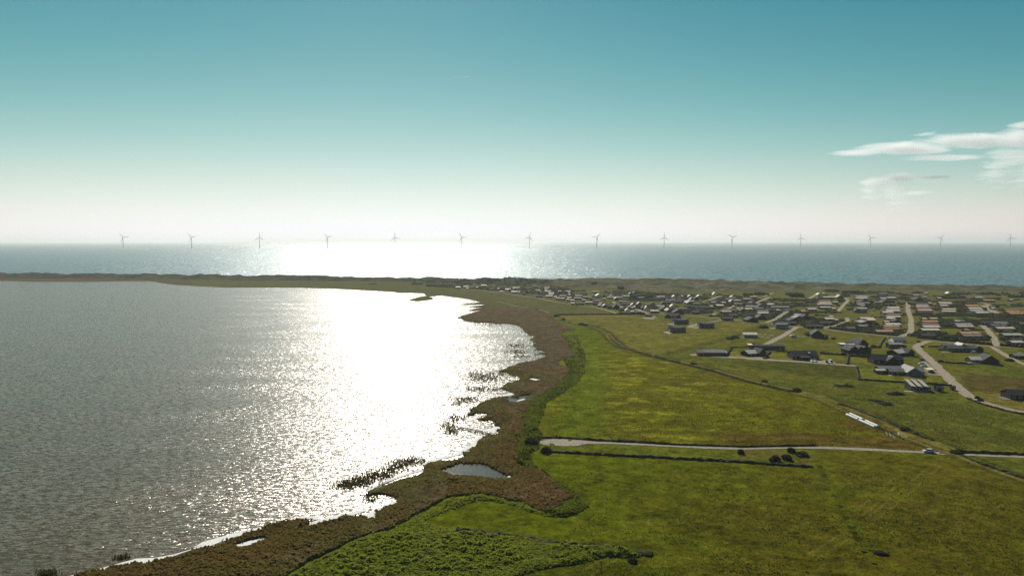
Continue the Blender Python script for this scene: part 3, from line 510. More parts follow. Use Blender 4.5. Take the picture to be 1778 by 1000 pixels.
# Rows of roofs, one line per group of neighbours: phrase, tile origin and scale, then (u0, u1, v_top, v_eave, roof key, form)
# form: '' ridge across the view, 'g' gable end towards the lake side, 'f' flat roof
T = 11.853
CLUSTERS = [
 ('in the column left of the straight road', 1480, 478, T, [(690,900,575,600,'d',''),(735,985,640,672,'w',''),(710,990,678,700,'t',''),(718,1000,708,735,'w',''),(640,860,738,768,'w',''),(740,1040,788,812,'b',''),(725,1010,822,860,'c',''),(720,890,870,890,'w',''),(850,1010,900,950,'d','g'),(670,770,932,958,'c',''),(700,1020,968,1016,'w',''),(665,990,1020,1058,'o',''),(665,985,1062,1108,'b',''),(510,860,1103,1160,'o','')]),
 ('in the block behind the lane hedge', 1480, 478, T, [(180,460,866,892,'p',''),(320,490,896,924,'w',''),(150,440,935,972,'g','g'),(150,330,996,1050,'g',''),(290,400,1015,1060,'d','g'),(-90,70,1045,1090,'b','')]),
 ('around the dark gable above the field', 1480, 478, T, [(95,335,415,443,'l',''),(75,325,455,475,'w',''),(160,340,495,545,'d','g'),(100,370,550,575,'g',''),(120,270,578,610,'t',''),(220,340,605,650,'d','g'),(130,320,660,688,'l',''),(60,170,672,735,'d','g'),(180,300,700,735,'d','')]),
 ('in the upper group below the dunes', 1480, 478, T, [(565,740,355,380,'g',''),(570,740,390,425,'d',''),(740,910,390,430,'d',''),(590,710,445,475,'l',''),(730,910,440,465,'w',''),(640,790,470,545,'d','g'),(790,880,485,530,'d',''),(480,630,540,556,'g','')]),
 ('right of the straight pale road', 1480, 478, T, [(1330,1575,590,614,'t',''),(1330,1590,622,650,'p',''),(1340,1610,656,685,'b',''),(1365,1660,690,724,'p',''),(1380,1650,735,760,'r','')]),
 ('beside the head of the straight lane', 1480, 478, T, [(1030,1180,370,390,'d',''),(1150,1240,362,396,'g',''),(1265,1375,390,415,'l',''),(1290,1470,400,505,'d','g'),(1200,1560,525,575,'d',''),(1490,1560,352,370,'w',''),(1580,1635,555,572,'w',''),(1460,1540,430,452,'l','')]),
 ('in the stack right of the lane', 1580, 490, 8.98, [(205,270,555,573,'c',''),(325,440,550,569,'c',''),(215,460,590,620,'o',''),(210,465,625,664,'b',''),(225,480,670,700,'w',''),(200,478,710,748,'w',''),(200,420,765,835,'d','')]),
 ('in the upper right middle block', 1628, 478, T, [(50,300,540,574,'w',''),(70,320,578,602,'b',''),(70,230,608,630,'l',''),(120,395,675,705,'c',''),(110,395,712,750,'c','')]),
 ('in the stepped row by the lane', 1628, 478, T, [(600,850,595,628,'o',''),(640,890,632,655,'b',''),(660,935,665,690,'w',''),(690,970,697,734,'l',''),(805,1065,740,775,'w','')]),
 ('near the top right dunes', 1628, 478, T, [(955,1190,495,520,'o',''),(790,950,437,462,'l',''),(10,90,447,474,'w',''),(205,270,338,375,'w','g'),(1490,1560,482,510,'w',''),(380,640,348,370,'d',''),(600,820,530,575,'d',''),(1110,1190,622,650,'b',''),(1130,1190,660,680,'w',''),(480,580,410,440,'d',''),(1590,1740,380,410,'g','')]),
 ('in the far right block', 1628, 478, T, [(1400,1700,690,718,'b',''),(1440,1740,725,758,'o',''),(1500,1790,765,795,'o',''),(1740,1860,740,770,'o','')]),
 ('left of the straight crossing lane', 1628, 478, T, [(370,470,920,944,'p',''),(480,570,914,945,'g',''),(395,725,968,1018,'t',''),(430,770,1024,1060,'l',''),(570,660,1078,1130,'o',''),(500,890,1138,1200,'o',''),(550,930,1208,1252,'g','')]),
 ('right of the straight crossing lane', 1628, 478, T, [(900,1180,920,980,'d',''),(1185,1470,952,988,'g',''),(1120,1300,995,1040,'s',''),(1380,1520,1005,1050,'d','g'),(1240,1605,1058,1098,'c',''),(1380,1570,1125,1160,'d',''),(1380,1760,1188,1232,'l',''),(1550,1800,1265,1332,'d',''),(1545,1800,1342,1384,'l',''),(1710,1800,925,1000,'g','')]),
 ('around the middle sand lane', 1330, 478, T, [(35,175,580,600,'w',''),(60,230,500,572,'d',''),(115,490,622,658,'g',''),(0,220,683,713,'d',''),(220,300,697,720,'l',''),(735,810,716,745,'p',''),(870,1045,675,700,'p',''),(812,870,702,745,'b',''),(595,740,786,815,'w',''),(1125,1345,640,664,'l',''),(1365,1440,665,688,'w',''),(1110,1340,505,530,'b',''),(1100,1350,537,568,'c',''),(1070,1370,574,602,'p',''),(1380,1490,540,558,'l',''),(1190,1430,430,453,'w',''),(1110,1180,432,468,'d',''),(1470,1600,392,455,'g','g'),(1060,1140,365,398,'w','g'),(1175,1200,366,380,'w',''),(1200,1290,370,408,'d','')]),
 ('behind the middle lane hedge', 1330, 478, T, [(1225,1425,866,900,'w',''),(1430,1490,875,922,'w',''),(1330,1370,838,850,'w',''),(1110,1380,930,985,'d',''),(840,1190,995,1050,'d',''),(480,720,875,930,'d','g'),(700,950,810,880,'d','g'),(230,640,930,985,'d',''),(590,800,830,880,'s','g')]),
 ('among the western village scrub', 1230, 478, T, [(720,890,460,490,'t',''),(540,710,566,592,'b',''),(700,790,533,580,'d',''),(790,975,616,648,'t',''),(980,1020,612,650,'l',''),(580,740,662,690,'t',''),(760,915,660,698,'c',''),(1030,1250,755,780,'c',''),(1010,1190,805,870,'d','g'),(770,1040,860,920,'d','g'),(60,165,532,558,'l',''),(280,360,545,562,'w',''),(170,320,602,622,'w',''),(100,230,580,598,'d',''),(40,100,616,640,'w',''),(300,520,830,890,'d',''),(370,500,470,498,'g',''),(500,570,450,468,'g',''),(870,1000,428,440,'l',''),(430,620,790,830,'d','')]),
 ('along the western village edge', 1080, 478, T, [(10,165,405,432,'t',''),(190,270,568,612,'l','g'),(330,385,548,590,'l','g'),(590,680,550,592,'d','g'),(470,570,562,606,'b',''),(720,880,592,640,'t',''),(590,770,690,738,'c',''),(1010,1080,592,645,'w','g'),(1050,1110,408,440,'w','g'),(1220,1262,402,430,'w',''),(1370,1440,402,430,'w','g'),(480,540,630,680,'w','g'),(80,160,682,722,'w','g'),(195,235,705,748,'w',''),(340,385,712,740,'w',''),(1060,1280,700,765,'d','g'),(230,275,630,658,'w',''),(790,960,645,700,'d','g'),(1100,1250,500,545,'d',''),(880,1040,480,560,'d',''),(1380,1500,440,520,'s','g'),(-60,60,650,700,'d',''),(0,150,540,590,'d',''),(260,330,600,650,'d','g'),(420,480,625,670,'d','g'),(1300,1500,580,640,'d',''),(1440,1600,690,760,'d','')]),
 ('in the far western cluster', 930, 478, T, [(190,240,287,302,'w',''),(190,320,312,335,'t',''),(0,90,287,310,'l',''),(255,350,262,318,'d',''),(460,530,312,330,'l',''),(270,370,376,393,'c',''),(210,350,402,430,'l',''),(390,430,426,440,'w',''),(420,500,446,474,'w',''),(510,600,452,480,'w',''),(650,740,442,462,'w',''),(640,700,482,500,'w',''),(720,800,496,514,'w',''),(730,800,556,572,'w',''),(960,1030,490,510,'l',''),(800,940,442,472,'g',''),(1240,1370,378,424,'w','g'),(1310,1362,560,580,'w',''),(1390,1470,596,626,'l','g'),(1295,1330,600,615,'w',''),(670,712,340,356,'w',''),(690,712,382,400,'w',''),(1590,1640,545,574,'w',''),(1750,1790,622,660,'w',''),(1480,1778,438,456,'g',''),(1020,1180,540,560,'g',''),(1380,1440,452,482,'l',''),(820,1000,500,580,'d',''),(1180,1300,530,580,'d',''),(470,640,340,440,'d',''),(1480,1580,600,650,'d',''),(1590,1720,590,660,'d','g'),(1380,1450,372,410,'d',''),(0,150,395,430,'d',''),(1700,1780,370,410,'d',''),(620,730,312,326,'g',''),(1100,1240,440,480,'d','')]),
 ('at the far left village end', 780, 478, T, [(130,230,225,246,'w',''),(290,390,206,236,'t',''),(660,770,190,211,'c',''),(985,1030,256,276,'w',''),(1280,1400,316,341,'w',''),(1420,1462,326,346,'w',''),(1150,1260,262,288,'l',''),(820,920,225,280,'d',''),(1500,1580,330,375,'d',''),(1040,1110,322,334,'l',''),(360,390,260,270,'w',''),(550,600,232,248,'l',''),(400,520,225,250,'d','')]),
 ('alone on the dune crest', 1230, 478, T, [(145,205,90,116,'w',''),(105,160,345,395,'w','g')]),
]
for phrase, ox, oy, sc_, rws in CLUSTERS:
    rec = []
    for (u0, u1, v0, v1, rk, form) in rws:
        x0, x1, yt, ye = ox+u0/sc_, ox+u1/sc_, oy+v0/sc_, oy+v1/sc_
        rec.append((ye, x0, x1, yt, rk, form))
    rec.sort(); seen = {}; tot = {}
    def words_(x0, x1, ye, rk, form):
        L = at(x1, ye, 2.4)[0]-at(x0, ye, 2.4)[0]; return ('gabled' if form == 'g' else ('long' if L > 17 else 'small' if L < 9 else 'low'), RC[rk][1])
    for ye, x0, x1, yt, rk, form in rec: k_ = words_(x0, x1, ye, rk, form); tot[k_] = tot.get(k_, 0)+1
    for ye, x0, x1, yt, rk, form in rec:
        wh = 2.4; ex = 0.0
        for _ in range(3):
            X0, Yf = at(x0, ye, wh+ex); X1, _y = at(x1, ye, wh+ex); ex = hgt((X0+X1)/2, Yf)
        L = max(4.0, X1-X0); span = (ye-yt)*Yf/FPX           # roof height as seen, metres
        dep = (CAM_H-wh-ex)/Yf
        if form == 'g':
            D = min(max(L, 6.0), 13.0); rh = min(max(span-.3, 1.6), 4.0); Lg = min(max(L*1.1, 7), 12)
            L_, D_, rz = Lg, D, R(90+random.uniform(-6, 6)); yc = Yf+Lg/2
        else:
            D = 8.5 if L > 9 else 6; rh = min(max(span-D/2*dep, .5), 1.25); L_, D_, rz = L-.5, D, R(random.uniform(-1.5, 1.5)); yc = Yf+D/2
        key = words_(x0, x1, ye, rk, form); seen[key] = seen.get(key, 0)+1
        lab = f"{key[0]} {key[1]} roofed house {phrase}" if tot[key] == 1 else f"{ORD[seen[key]-1]} {key[0]} {key[1]} roofed house from the sea {phrase}"
        assert len(lab.split()) <= 16, lab
        wk = random.choice(('brown', 'black', 'brown', 'brick', 'grey')) if rk != 'd' else random.choice(('black', 'brown', 'black'))
        if rk == 'p' or rk == 'r': wk = 'red'
        if form == 'g' and rk in 'w': wk = 'white'
        house((X0+X1)/2, yc, rz, L_, D_, wh, rh, rk, wk, ' '.join(lab.split()[:16]), 'holiday houses of the village', detail=1 if Yf < 1050 and L > 8 else 0, chim=(random.random() < .3 and L > 9))

# dense little cottages half buried in the western scrub (too alike and too far to tell apart)
_r = random.Random(21); WEST = np.array([(860,505),(930,497),(1000,508),(1080,509),(1180,514),(1260,516),(1318,524),(1338,541),(1328,556),(1260,550),(1180,544),(1110,541),(1060,532),(985,521),(930,510)], float); cnt = 0; tries = 0
while cnt < 58 and tries < 4000:
    tries += 1; px, py = _r.uniform(860, 1338), _r.uniform(497, 556)
    if not inpoly(np.array([px]), np.array([py]), WEST)[0]: continue
    x, y = at(px, py)
    if any(abs(x-h[0]) < (h[2]*.5+8) and abs(y-h[1]) < 15 for h in HOUSES) or min(pldist(np.array([x]), np.array([y]), w, False, 20)[0] for w in ROADS_W) < 9: continue
    k = _r.choice('dddggldb'); wd = RC[k][1]; g = _r.random() < .3
    house(x, y, R(90 if g else 0)+_r.uniform(-.15, .15), _r.uniform(8, 14), _r.uniform(6, 7.5), 2.3, _r.uniform(1.0, 1.6) if not g else 2.4, k, _r.choice(('black', 'brown', 'grey')), f'small {wd} roofed cottage half buried in the dark western village scrub', f'{wd} roofed cottages in the western scrub', name='cottage', detail=0); cnt += 1
# ================================================================== the nearest houses, each built by hand
def front(x0, x1, yb): 
    a, b = at(x0, yb), at(x1, yb); return (a[0]+b[0])/2, (a[1]+b[1])/2, b[0]-a[0]
GN = 'houses at the edge of the meadow'
def block(root, dx, dy, L, D, wh, rh, rk, wk, rz=0.0, flat=False, wins=0, dr=False, chim=False):
    """an extra wing of a house: wall and roof children placed at an offset"""
    w, r = flatroof(L, D, wh) if flat else gable(L, D, wh, rh)
    a = w.build('wall', M_wall[wk], root); b = r.build('roof', M_roof[rk], root)
    for o in (a, b): o.location = (dx, dy, 0); o.rotation_euler = (0, 0, rz)
    for i in range(wins): window(a, -L/2+L*(i+.5)/wins, min(1.4, wh*.56), min(1.8, L/wins*.6), 1.2, -D/2)
    if dr: door(a, L*.32, 1.0, 2.05, -D/2)
    if chim: chimney(b, 0, 0, wh+rh*.6, rh*.4+.9)
    return a, b
def part(name, root, mat, *boxes):
    m = MB()
    for b in boxes: m.box(*b)
    return m.build(name, mat, root)
def hroot(x, y, rz, label, L, D, cat='house', name='house', group=GN):
    o = empty(name, (x, y, 0), rz); tag(o, label, cat, group); HOUSES.append((x, y, L, D, rz)); return o
# three curved-roof barns
def sagroof(L, D, wh, rh, n=10):
    """dark barn body: roof and walls in one sweeping shell whose ridge sags in the middle"""
    V_, F_ = [], []; prof = [(-.5, 0), (-.5, .55), (-.36, .80), (0, 1.0), (.36, .80), (.5, .55), (.5, 0)]
    for i in range(n+1):
        t = i/n; sag = 1-.16*math.sin(math.pi*t)
        for (a, b) in prof: V_.append((-L/2+L*t, a*D, -.3 if b == 0 else (wh+rh)*b*sag))
    k = len(prof)
    for i in range(n):
        for j in range(k-1): a = i*k+j; F_.append((a, a+k, a+k+1, a+1))
    F_ += [tuple(range(k-1, -1, -1)), tuple(n*k+j for j in range(k))]; return V_, F_
M_barn = mottled('barn_slate', (.075,.078,.085), .75, .3, 1.2, .3, .2, (4, 1, 1))
for (x0, x1, yb, lab, rz) in ((1170,1196,563.2,'dark grey barn-like house with swept roof, rearmost of the three on the olive field',.10),(1163,1191,577.5,'dark grey barn-like house with swept roof and white gable door, nearest of the three',.12),(1214,1241,570,'dark grey barn-like house with swept roof beside the path end, rightmost of three',-.04)):
    x, y, L = front(x0, x1, yb); D = 9.5; o = hroot(x, y+D/2, rz, lab, L, D, group='three barn houses on the olive field'); V_, F_ = sagroof(L*.96, D, 3.2, 3.6)
    mesh('wall', V_, F_, M_barn, o)
    part('terrace', o, M_conc, (-L/2-5.5, -L/2-.2, -3.2, 2.2, -.2, .16)); part('gable_door', o, M_frame, (-L/2+.12, -L/2+.30, -1.1, 1.1, 0, 2.3))
    for k in range(3): part('roof_window', o, M_glass, (-L*.3+k*L*.27, -L*.3+k*L*.27+1.1, -D/2-.06, -D/2+.02, .9, 2.4))
# orange roofed red house
x, y, L = front(1156, 1180, 552); o = hroot(x, y+4, .0, 'red walled house with bright orange tiled roof and white furniture outside', L, 8); block(o, 0, 0, L, 8, 2.5, 2.4, 'o', 'red', wins=4, dr=True); block(o, -L*.40, -3.2, 4.4, 6, 2.5, 1.8, 'd', 'black', R(90)); block(o, L*.38, -3.0, 4.6, 6, 2.5, 1.9, 'd', 'black', R(90))
x, y, L = front(1122, 1133, 550.5); o = hroot(x, y+3, .1, 'small brown hut beside the sandy clearing', L, 6, 'hut', 'hut'); block(o, 0, 0, L, 5, 2.2, 1.3, 'b', 'brown', wins=1, dr=True)
# brown house with grey roof, white door and deck
x, y, L = front(1215, 1261, 618); o = hroot(x, y+5, R(-4), 'dark red house with grey roof and white garage door beside a sand terrace', L, 10); block(o, 2, 0, L-5, 9.5, 2.7, 1.7, 'g', 'brown', wins=0, chim=False)
part('garage_door', o, M_frame, (L*.13, L*.13+3.2, -4.58, -4.45, 0, 2.3)); block(o, -L*.38, -1.0, 7.5, 7, 2.5, 1.6, 'g', 'red', wins=2); block(o, L*.45, 0, 4, 6.5, 2.4, .8, 'l', 'brown', wins=1)
part('terrace', o, M_road['sand'], (-L/2-6, -L/2+1, -5, 3, -.2, .14))
for k in range(3): part('skylight', o, M_frame, (-4+k*5.2, -3.1+k*5.2, -2.6, -2.2, 3.3, 3.75))
# white roofed chalet
x, y, L = front(1294, 1323, 618.5); o = hroot(x, y+5, R(18), 'black chalet with pale grey swept roof beside the lawn', 12, 10); block(o, 0, 0, 13, 10.5, 2.3, 1.9, 'l', 'black', wins=3); block(o, 5.2, -2.6, 9, 7.0, 2.6, 3.4, 'd', 'black', R(90), wins=2, dr=True)
# long black house with white end
x, y, L = front(1320, 1363, 607.5); o = hroot(x, y+4, R(-4), 'very long low black house at the end of the sandy drive', L, 8); block(o, 0, 0, L, 7.5, 3.1, .9, 'd', 'black', wins=7, dr=True)
x, y, L = front(1302, 1321, 605.5); o = hroot(x, y+4, R(-6), 'small black house with white flat roof and roof terrace', L, 8); block(o, -L*.14, 0, L*.72, 7, 3.0, 0, 'w', 'black', flat=True, wins=2); block(o, L*.36, .4, L*.24, 5, 2.2, 0, 'w', 'white', flat=True, dr=False); part('roof_box', o, M_wall['black'], (-1.5, 1.5, -1.5, 1.5, 3.26, 4.4))
# big dark roofed house with dormer
x, y, L = front(1377, 1423, 624.5); o = hroot(x, y+6.5, R(-3), 'large black house with broad dark roof and pale dormer window', L, 13); a, b = block(o, 0, 0, L-1, 12.5, 2.7, 3.2, 'd', 'black', wins=5, dr=True, chim=False); chimney(b, 1.5, .3, 4.6, 2.3)
dm_ = MB(); dm_.add([(1.5,-3.4,4.0),(5.6,-3.4,4.0),(4.4,-1.4,5.35),(4.4,-3.0,5.35),(1.5,-2.8,4.5),(5.6,-2.8,4.5)], [(0,1,3),(1,5,2,3),(0,3,2,4),(0,4,5,1),(4,2,5)]); dm_.build('dormer', M_roof['l'], o)
block(o, -L*.06, -8.2, 6.2, 4.2, 2.4, 0, 'd', 'black', flat=True)
# white roofed bungalow with junk
x, y, L = front(1293, 1316, 586.5); o = hroot(x, y+5, R(-7), 'grey bungalow with bright white roof beside piles of white stones', L, 10); block(o, 0, 0, L, 9, 2.9, 1.5, 'w', 'grey', wins=3, dr=True)
x, y, L = front(1348, 1369, 571); o = hroot(x, y+4.5, R(-3), 'boxy blue grey house with nearly flat roof at the drive corner', L, 9); block(o, 0, 0, L, 9, 4.6, .7, 's', 'slate', wins=3, dr=True); part('patio', o, M_conc, (-L/2-5, -L/2-.2, -4, 1, -.2, .13))
x, y, L = front(1414, 1432, 587); o = hroot(x, y+6.5, R(-14), 'black gabled house alone on the paddock beside a stone yard', 12, 12); block(o, 0, 0, 13, 10.5, 3.2, 4.2, 'd', 'black', R(88), wins=2, dr=True); block(o, 6.4, -4.5, 5, 4.5, 2.3, 1.0, 'd', 'black', wins=1)
x, y, L = front(1400, 1407, 583.5); o = hroot(x, y+2, 0, 'small brown shed beside the black gabled house', L, 4, 'shed', 'shed'); block(o, 0, 0, L, 4, 2.3, 1.2, 'b', 'brown', dr=True)
# black cluster on the left of the lane
x, y, L = front(1462, 1485, 603); o = hroot(x, y+4, R(-2), 'low house with white flat roof left of the black gables', L, 8); block(o, 0, 0, L, 7, 2.5, 0, 'w', 'slate', flat=True, wins=4)
x, y, L = front(1486, 1507, 603); o = hroot(x, y+6, R(10), 'black gabled house with white roof edge behind the multi-gabled house', 11, 11); block(o, 0, 0, 12, 10, 2.8, 4.0, 'd', 'black', R(90), wins=2); part('white_bargeboard', o, M_frame, (-5.4, -2.2, -6.3, -6.1, 3.4, 4.2)); block(o, -7.5, 1, 7, 6, 2.4, 1.6, 'g', 'black', wins=1)
x, y, L = front(1475, 1511, 614.5); o = hroot(x, y+6, R(4), 'large black house of several gables with white skylights', L, 12)
for k, dx in enumerate((-L*.3, -L*.02, L*.27)):
    block(o, dx, -1.5*(k == 1), 12, 9, 3.0, 3.6-.3*k, 'd', 'black', R(90), wins=2, dr=(k == 1)); part('skylight', o, M_frame, (dx-2.9, dx-1.2, -4.5, -2.6, 5.0, 5.55))
part('terrace', o, M_conc, (-L/2-4, -L/4, -9, -6.6, -.2, .15))
# two houses above the lane
x, y, L = front(1552, 1573, 594.5); o = hroot(x, y+4, R(-5), 'house with pale slate blue roof touching the lane', L, 8); block(o, 0, 0, L, 10, 2.2, 2.1, 's', 'white', wins=3)
x, y, L = front(1546, 1568.5, 605.8); o = hroot(x, y+4, R(-3), 'two-storey black house with grey roof below the slate blue roof', L, 8); block(o, 0, 0, L, 8, 3.8, 1.0, 'g', 'black', wins=4, dr=True)
x, y, L = front(1569.5, 1574.5, 606); o = hroot(x, y+2, 0, 'black garden shed beside the two-storey black house', L, 4, 'shed', 'shed'); block(o, 0, 0, L, 4, 2.2, .8, 'd', 'black', dr=True)
# big black house and gable behind
x, y, L = front(1520, 1569, 632.5); o = hroot(x, y+6, R(-3), 'largest black house with broad dark roof and glazed entrance', L, 12); block(o, 0, 0, L, 12, 3.2, 3.2, 'd', 'black', wins=4); block(o, 1.5, -5.4, 6, 8, 3.1, 2.6, 'd', 'black', R(90), wins=2, dr=True); part('roof_light', o, M_roof['w'], (.6, 3.6, -4.2, -2.6, 5.35, 5.95))
x, y, L = front(1554, 1580, 618.5); o = hroot(x, y+6, R(16), 'black gabled house with pale roof slope behind the largest black house', 12, 12); block(o, 0, 0, 13, 10.5, 2.6, 2.0, 'l', 'black', R(6), wins=2); block(o, 5.5, -2, 10, 7, 2.5, 3.0, 'd', 'black', R(90), wins=1)
# grey L-shaped house
x, y, L = front(1540, 1610, 652.5); o = hroot(x, y+9, R(-4), 'long grey roofed house of crossing gables beside the bright lawn', L, 16); block(o, -2, 3.0, L*.86, 9.5, 2.5, 1.9, 'g', 'brown', wins=6); block(o, -4.5, -3.4, L*.36, 7, 2.4, 1.6, 'g', 'black', wins=3); block(o, L*.18, -3.0, 14, 9.5, 2.6, 3.2, 'g', 'slate', R(90), wins=2); block(o, L*.30, -3.6, L*.30, 8.6, 2.6, 1.8, 'g', 'slate', wins=2, dr=True); block(o, -L*.5, -.4, 6.0, 5, 2.3, .7, 'l', 'black', wins=1)
part('terrace', o, M_conc, (-L*.40, -L*.14, -9.5, -6.9, -.2, .14)); 
x, y, L = front(1611, 1624, 647.5); o = hroot(x, y+2.5, R(-2), 'open carport with white roof edge beside the village road', L, 5, 'carport', 'carport'); part('roof', o, M_roof['w'], (-L/2, L/2, -2.6, 2.6, 2.3, 2.5)); 
for sx in (-1, 1):
    for sy in (-1, 1): part('post', o, M_frame, (sx*(L/2-.2)-.07, sx*(L/2-.2)+.07, sy*2.3-.07, sy*2.3+.07, -.2, 2.298))
# three slanted white roofs
x, y, L = front(1586, 1622, 679.5); o = hroot(x, y+5, R(-8), 'black house with three slanting pale roof panels in a row', L, 11)
for k in range(3):
    dx = -L*.36+k*L*.295; w = MB(); r = MB(); hw = L*.142; D = 10.0
    w.add([(dx-hw,-D/2,-.3),(dx+hw,-D/2,-.3),(dx+hw,D/2,-.3),(dx-hw,D/2,-.3),(dx-hw,-D/2,3.1),(dx+hw,-D/2,2.4),(dx+hw,D/2,4.4),(dx-hw,D/2,5.1)], [(0,1,5,4),(1,2,6,5),(2,3,7,6),(3,0,4,7),(4,5,6,7)]); w.build('wall', M_wall['black'], o)
    r.add([(dx-hw-.2,-D/2-.5,3.14),(dx+hw*.35,-D/2-.5,2.72),(dx+hw*.35,D/2+.3,4.88),(dx-hw-.2,D/2+.3,5.28),(dx-hw-.2,-D/2-.5,3.36),(dx+hw*.35,-D/2-.5,2.94),(dx+hw*.35,D/2+.3,5.10),(dx-hw-.2,D/2+.3,5.50)], [(0,3,2,1),(4,5,6,7),(0,1,5,4),(1,2,6,5),(2,3,7,6),(3,0,4,7)]); r.build('roof', M_roof['l'], o)
    window(o, dx, 1.3, 2.4, 1.3, -D/2)
part('deck', o, M_conc, (-L/2-4.5, L*.2, -7.6, -5.2, -.2, .16))
x, y, L = front(1629, 1639.5, 680.5); o = hroot(x, y+2.5, R(-6), 'black shed just right of the three slanting roofs', L, 5, 'shed', 'shed'); block(o, 0, 0, L, 4.4, 2.3, 1.0, 'd', 'black', dr=True)
x, y, L = front(1654, 1659.5, 678); o = hroot(x, y+1.5, R(-6), 'tiny black hut beside the road bend', L, 3, 'hut', 'hut'); block(o, 0, 0, L, 2.6, 1.9, .7, 'd', 'black', dr=True)
# right-hand houses
x, y, L = front(1648, 1704, 611.5); o = hroot(x, y+5, R(-4), 'long dark green house with paler gabled roof rising behind', L, 11); block(o, -1, 0, L*.86, 8, 3.0, 1.9, 's', 'black', wins=7, dr=True); block(o, -5, 6.5, L*.5, 9, 2.8, 2.0, 'g', 'slate', wins=2); block(o, L*.06, 4.6, 9, 9, 2.8, 3.6, 'l', 'slate', R(90)); block(o, L*.44, -.5, 7, 7, 2.8, 2.2, 'd', 'black', R(90))
part('deck', o, M_conc, (-L/2-5, -L/2+2, -6.4, -4.2, -.2, .2))
x, y, L = front(1692, 1727, 631); o = hroot(x, y+5, R(-8), 'black chalet with pale roof and white terrace alone on the green', L, 10); block(o, -4.5, 0, L*.5, 9.5, 2.5, 1.8, 'l', 'black', wins=2, dr=True); block(o, 4.5, -.8, 13, 11, 2.4, 4.0, 'd', 'black', R(84), wins=2); part('terrace', o, M_frame, (-L/2-3.5, -L/2+4, -6.4, -4.5, -.2, .55))
x, y, L = front(1758, 1800, 694.5); o = hroot(x, y+5, R(-5), 'black house with dark roof and timber deck at the right edge', L, 10); block(o, 0, 0, L, 9.5, 2.8, 2.2, 'd', 'black', wins=4, dr=True); part('deck', o, M_wood, (-L/2-4.5, -L/2-.2, -6, 2, -.2, .3))
for k in range(4): part('deck_post', o, M_wood, (-L/2-4.4, -L/2-4.28, -5.8+k*2.4, -5.68+k*2.4, .302, 1.3))
x, y, L = front(1764, 1800, 623); o = hroot(x, y+4, R(-3), 'low dark house beside the lower right lane', L, 8); block(o, 0, 0, L, 7, 2.3, 1.2, 'g', 'black', wins=3)
# ================================================================== shrubs, groves and hedges
def leafmat(name, col, trans=.35):
    m, nt, p, out = nodemat(name)
    oi = nt.nodes.new('ShaderNodeObjectInfo'); ge = nt.nodes.new('ShaderNodeNewGeometry')
    nz = nnode(nt, 'ShaderNodeTexNoise', Scale=.9, Detail=4.0, Roughness=.7); nt.links.new(ge.outputs['Position'], nz.inputs['Vector'])
    s = mathn(nt, 'ADD', mathn(nt, 'MULTIPLY_ADD', nz.outputs[0], 1.3, .2), mathn(nt, 'MULTIPLY_ADD', oi.outputs['Random'], .5, -.1))
    vm = nt.nodes.new('ShaderNodeVectorMath'); vm.operation = 'SCALE'; vm.inputs[0].default_value = col; nt.links.new(s, vm.inputs['Scale']); nt.links.new(vm.outputs[0], p.inputs['Base Color'])
    p.inputs['Roughness'].default_value = .75; p.inputs['Specular IOR Level'].default_value = .2
    tb = nt.nodes.new('ShaderNodeBsdfTranslucent'); v2 = nt.nodes.new('ShaderNodeVectorMath'); v2.operation = 'MULTIPLY'; nt.links.new(vm.outputs[0], v2.inputs[0]); v2.inputs[1].default_value = (1.15, 1.2, .6); nt.links.new(v2.outputs[0], tb.inputs['Color'])
    mx = nt.nodes.new('ShaderNodeMixShader'); mx.inputs[0].default_value = trans; nt.links.new(p.outputs[0], mx.inputs[1]); nt.links.new(tb.outputs[0], mx.inputs[2]); nt.links.new(mx.outputs[0], out.inputs['Surface'])
    return m
M_leaf = leafmat('leaf_dark', (.040,.048,.022), .4); M_leaf2 = leafmat('leaf_olive', (.058,.066,.026), .4); M_conif = leafmat('conifer', (.024,.033,.030)); M_bark = mottled('bark', (.07,.055,.04), .9, .3, 3)
M_hedge = leafmat('hedge_leaf', (.030,.038,.014)); M_tuft = leafmat('grass_tuft', (.062,.072,.020), .6)
rng = np.random.default_rng(11)
ICO = bmesh.new(); bmesh.ops.create_icosphere(ICO, subdivisions=2, radius=1.0); ICOV = np.array([v.co[:] for v in ICO.verts]); ICOF = np.array([[v.index for v in f.verts] for f in ICO.faces]); ICO.free()
def crown(n, size, leaf, seed, core=.72, flatb=.3):
    """leaf clumps scattered through a lumpy ellipsoid over a lumpy core: returns vertices and triangles"""
    r = np.random.default_rng(seed); size = np.array(size)
    lump = 1+.35*(fbm(ICOV[:, 0]*1.7+seed, ICOV[:, 1]*1.7+ICOV[:, 2]*1.3, seed, 3)-.5)*2
    cv = ICOV*lump[:, None]*size*core; cv[:, 2] = np.maximum(cv[:, 2], -size[2]*flatb)
    d = r.normal(size=(n, 3)); d /= np.linalg.norm(d, axis=1)[:, None]; d[:, 2] = np.abs(d[:, 2])*1.0-.25*r.random(n)
    lum = 1+.35*(fbm(d[:, 0]*1.7+seed, d[:, 1]*1.7+d[:, 2]*1.3, seed, 3)-.5)*2
    c = d*(lum*(.62+.42*r.random(n)))[:, None]*size
    a = r.normal(size=(n, 3)); a /= np.linalg.norm(a, axis=1)[:, None]; b = np.cross(a, r.normal(size=(n, 3))); b /= np.linalg.norm(b, axis=1)[:, None]
    s = leaf*(.6+.8*r.random(n))[:, None]; q = np.stack([c-a*s, c+b*s*.6, c+a*s, c-b*s*.6], 1).reshape(-1, 3)
    i = np.arange(n)*4+len(cv); t = np.concatenate([ICOF, np.stack([i, i+1, i+2], 1), np.stack([i, i+2, i+3], 1)])
    out = np.concatenate([cv, q]); out[:, 2] += size[2]*flatb; return out, t
FAR = [crown(46, (1, 1, .8), .30, 40+k) for k in range(6)]
NEAR = [crown(900, (1, 1, .85), .17, 60+k) for k in range(3)]
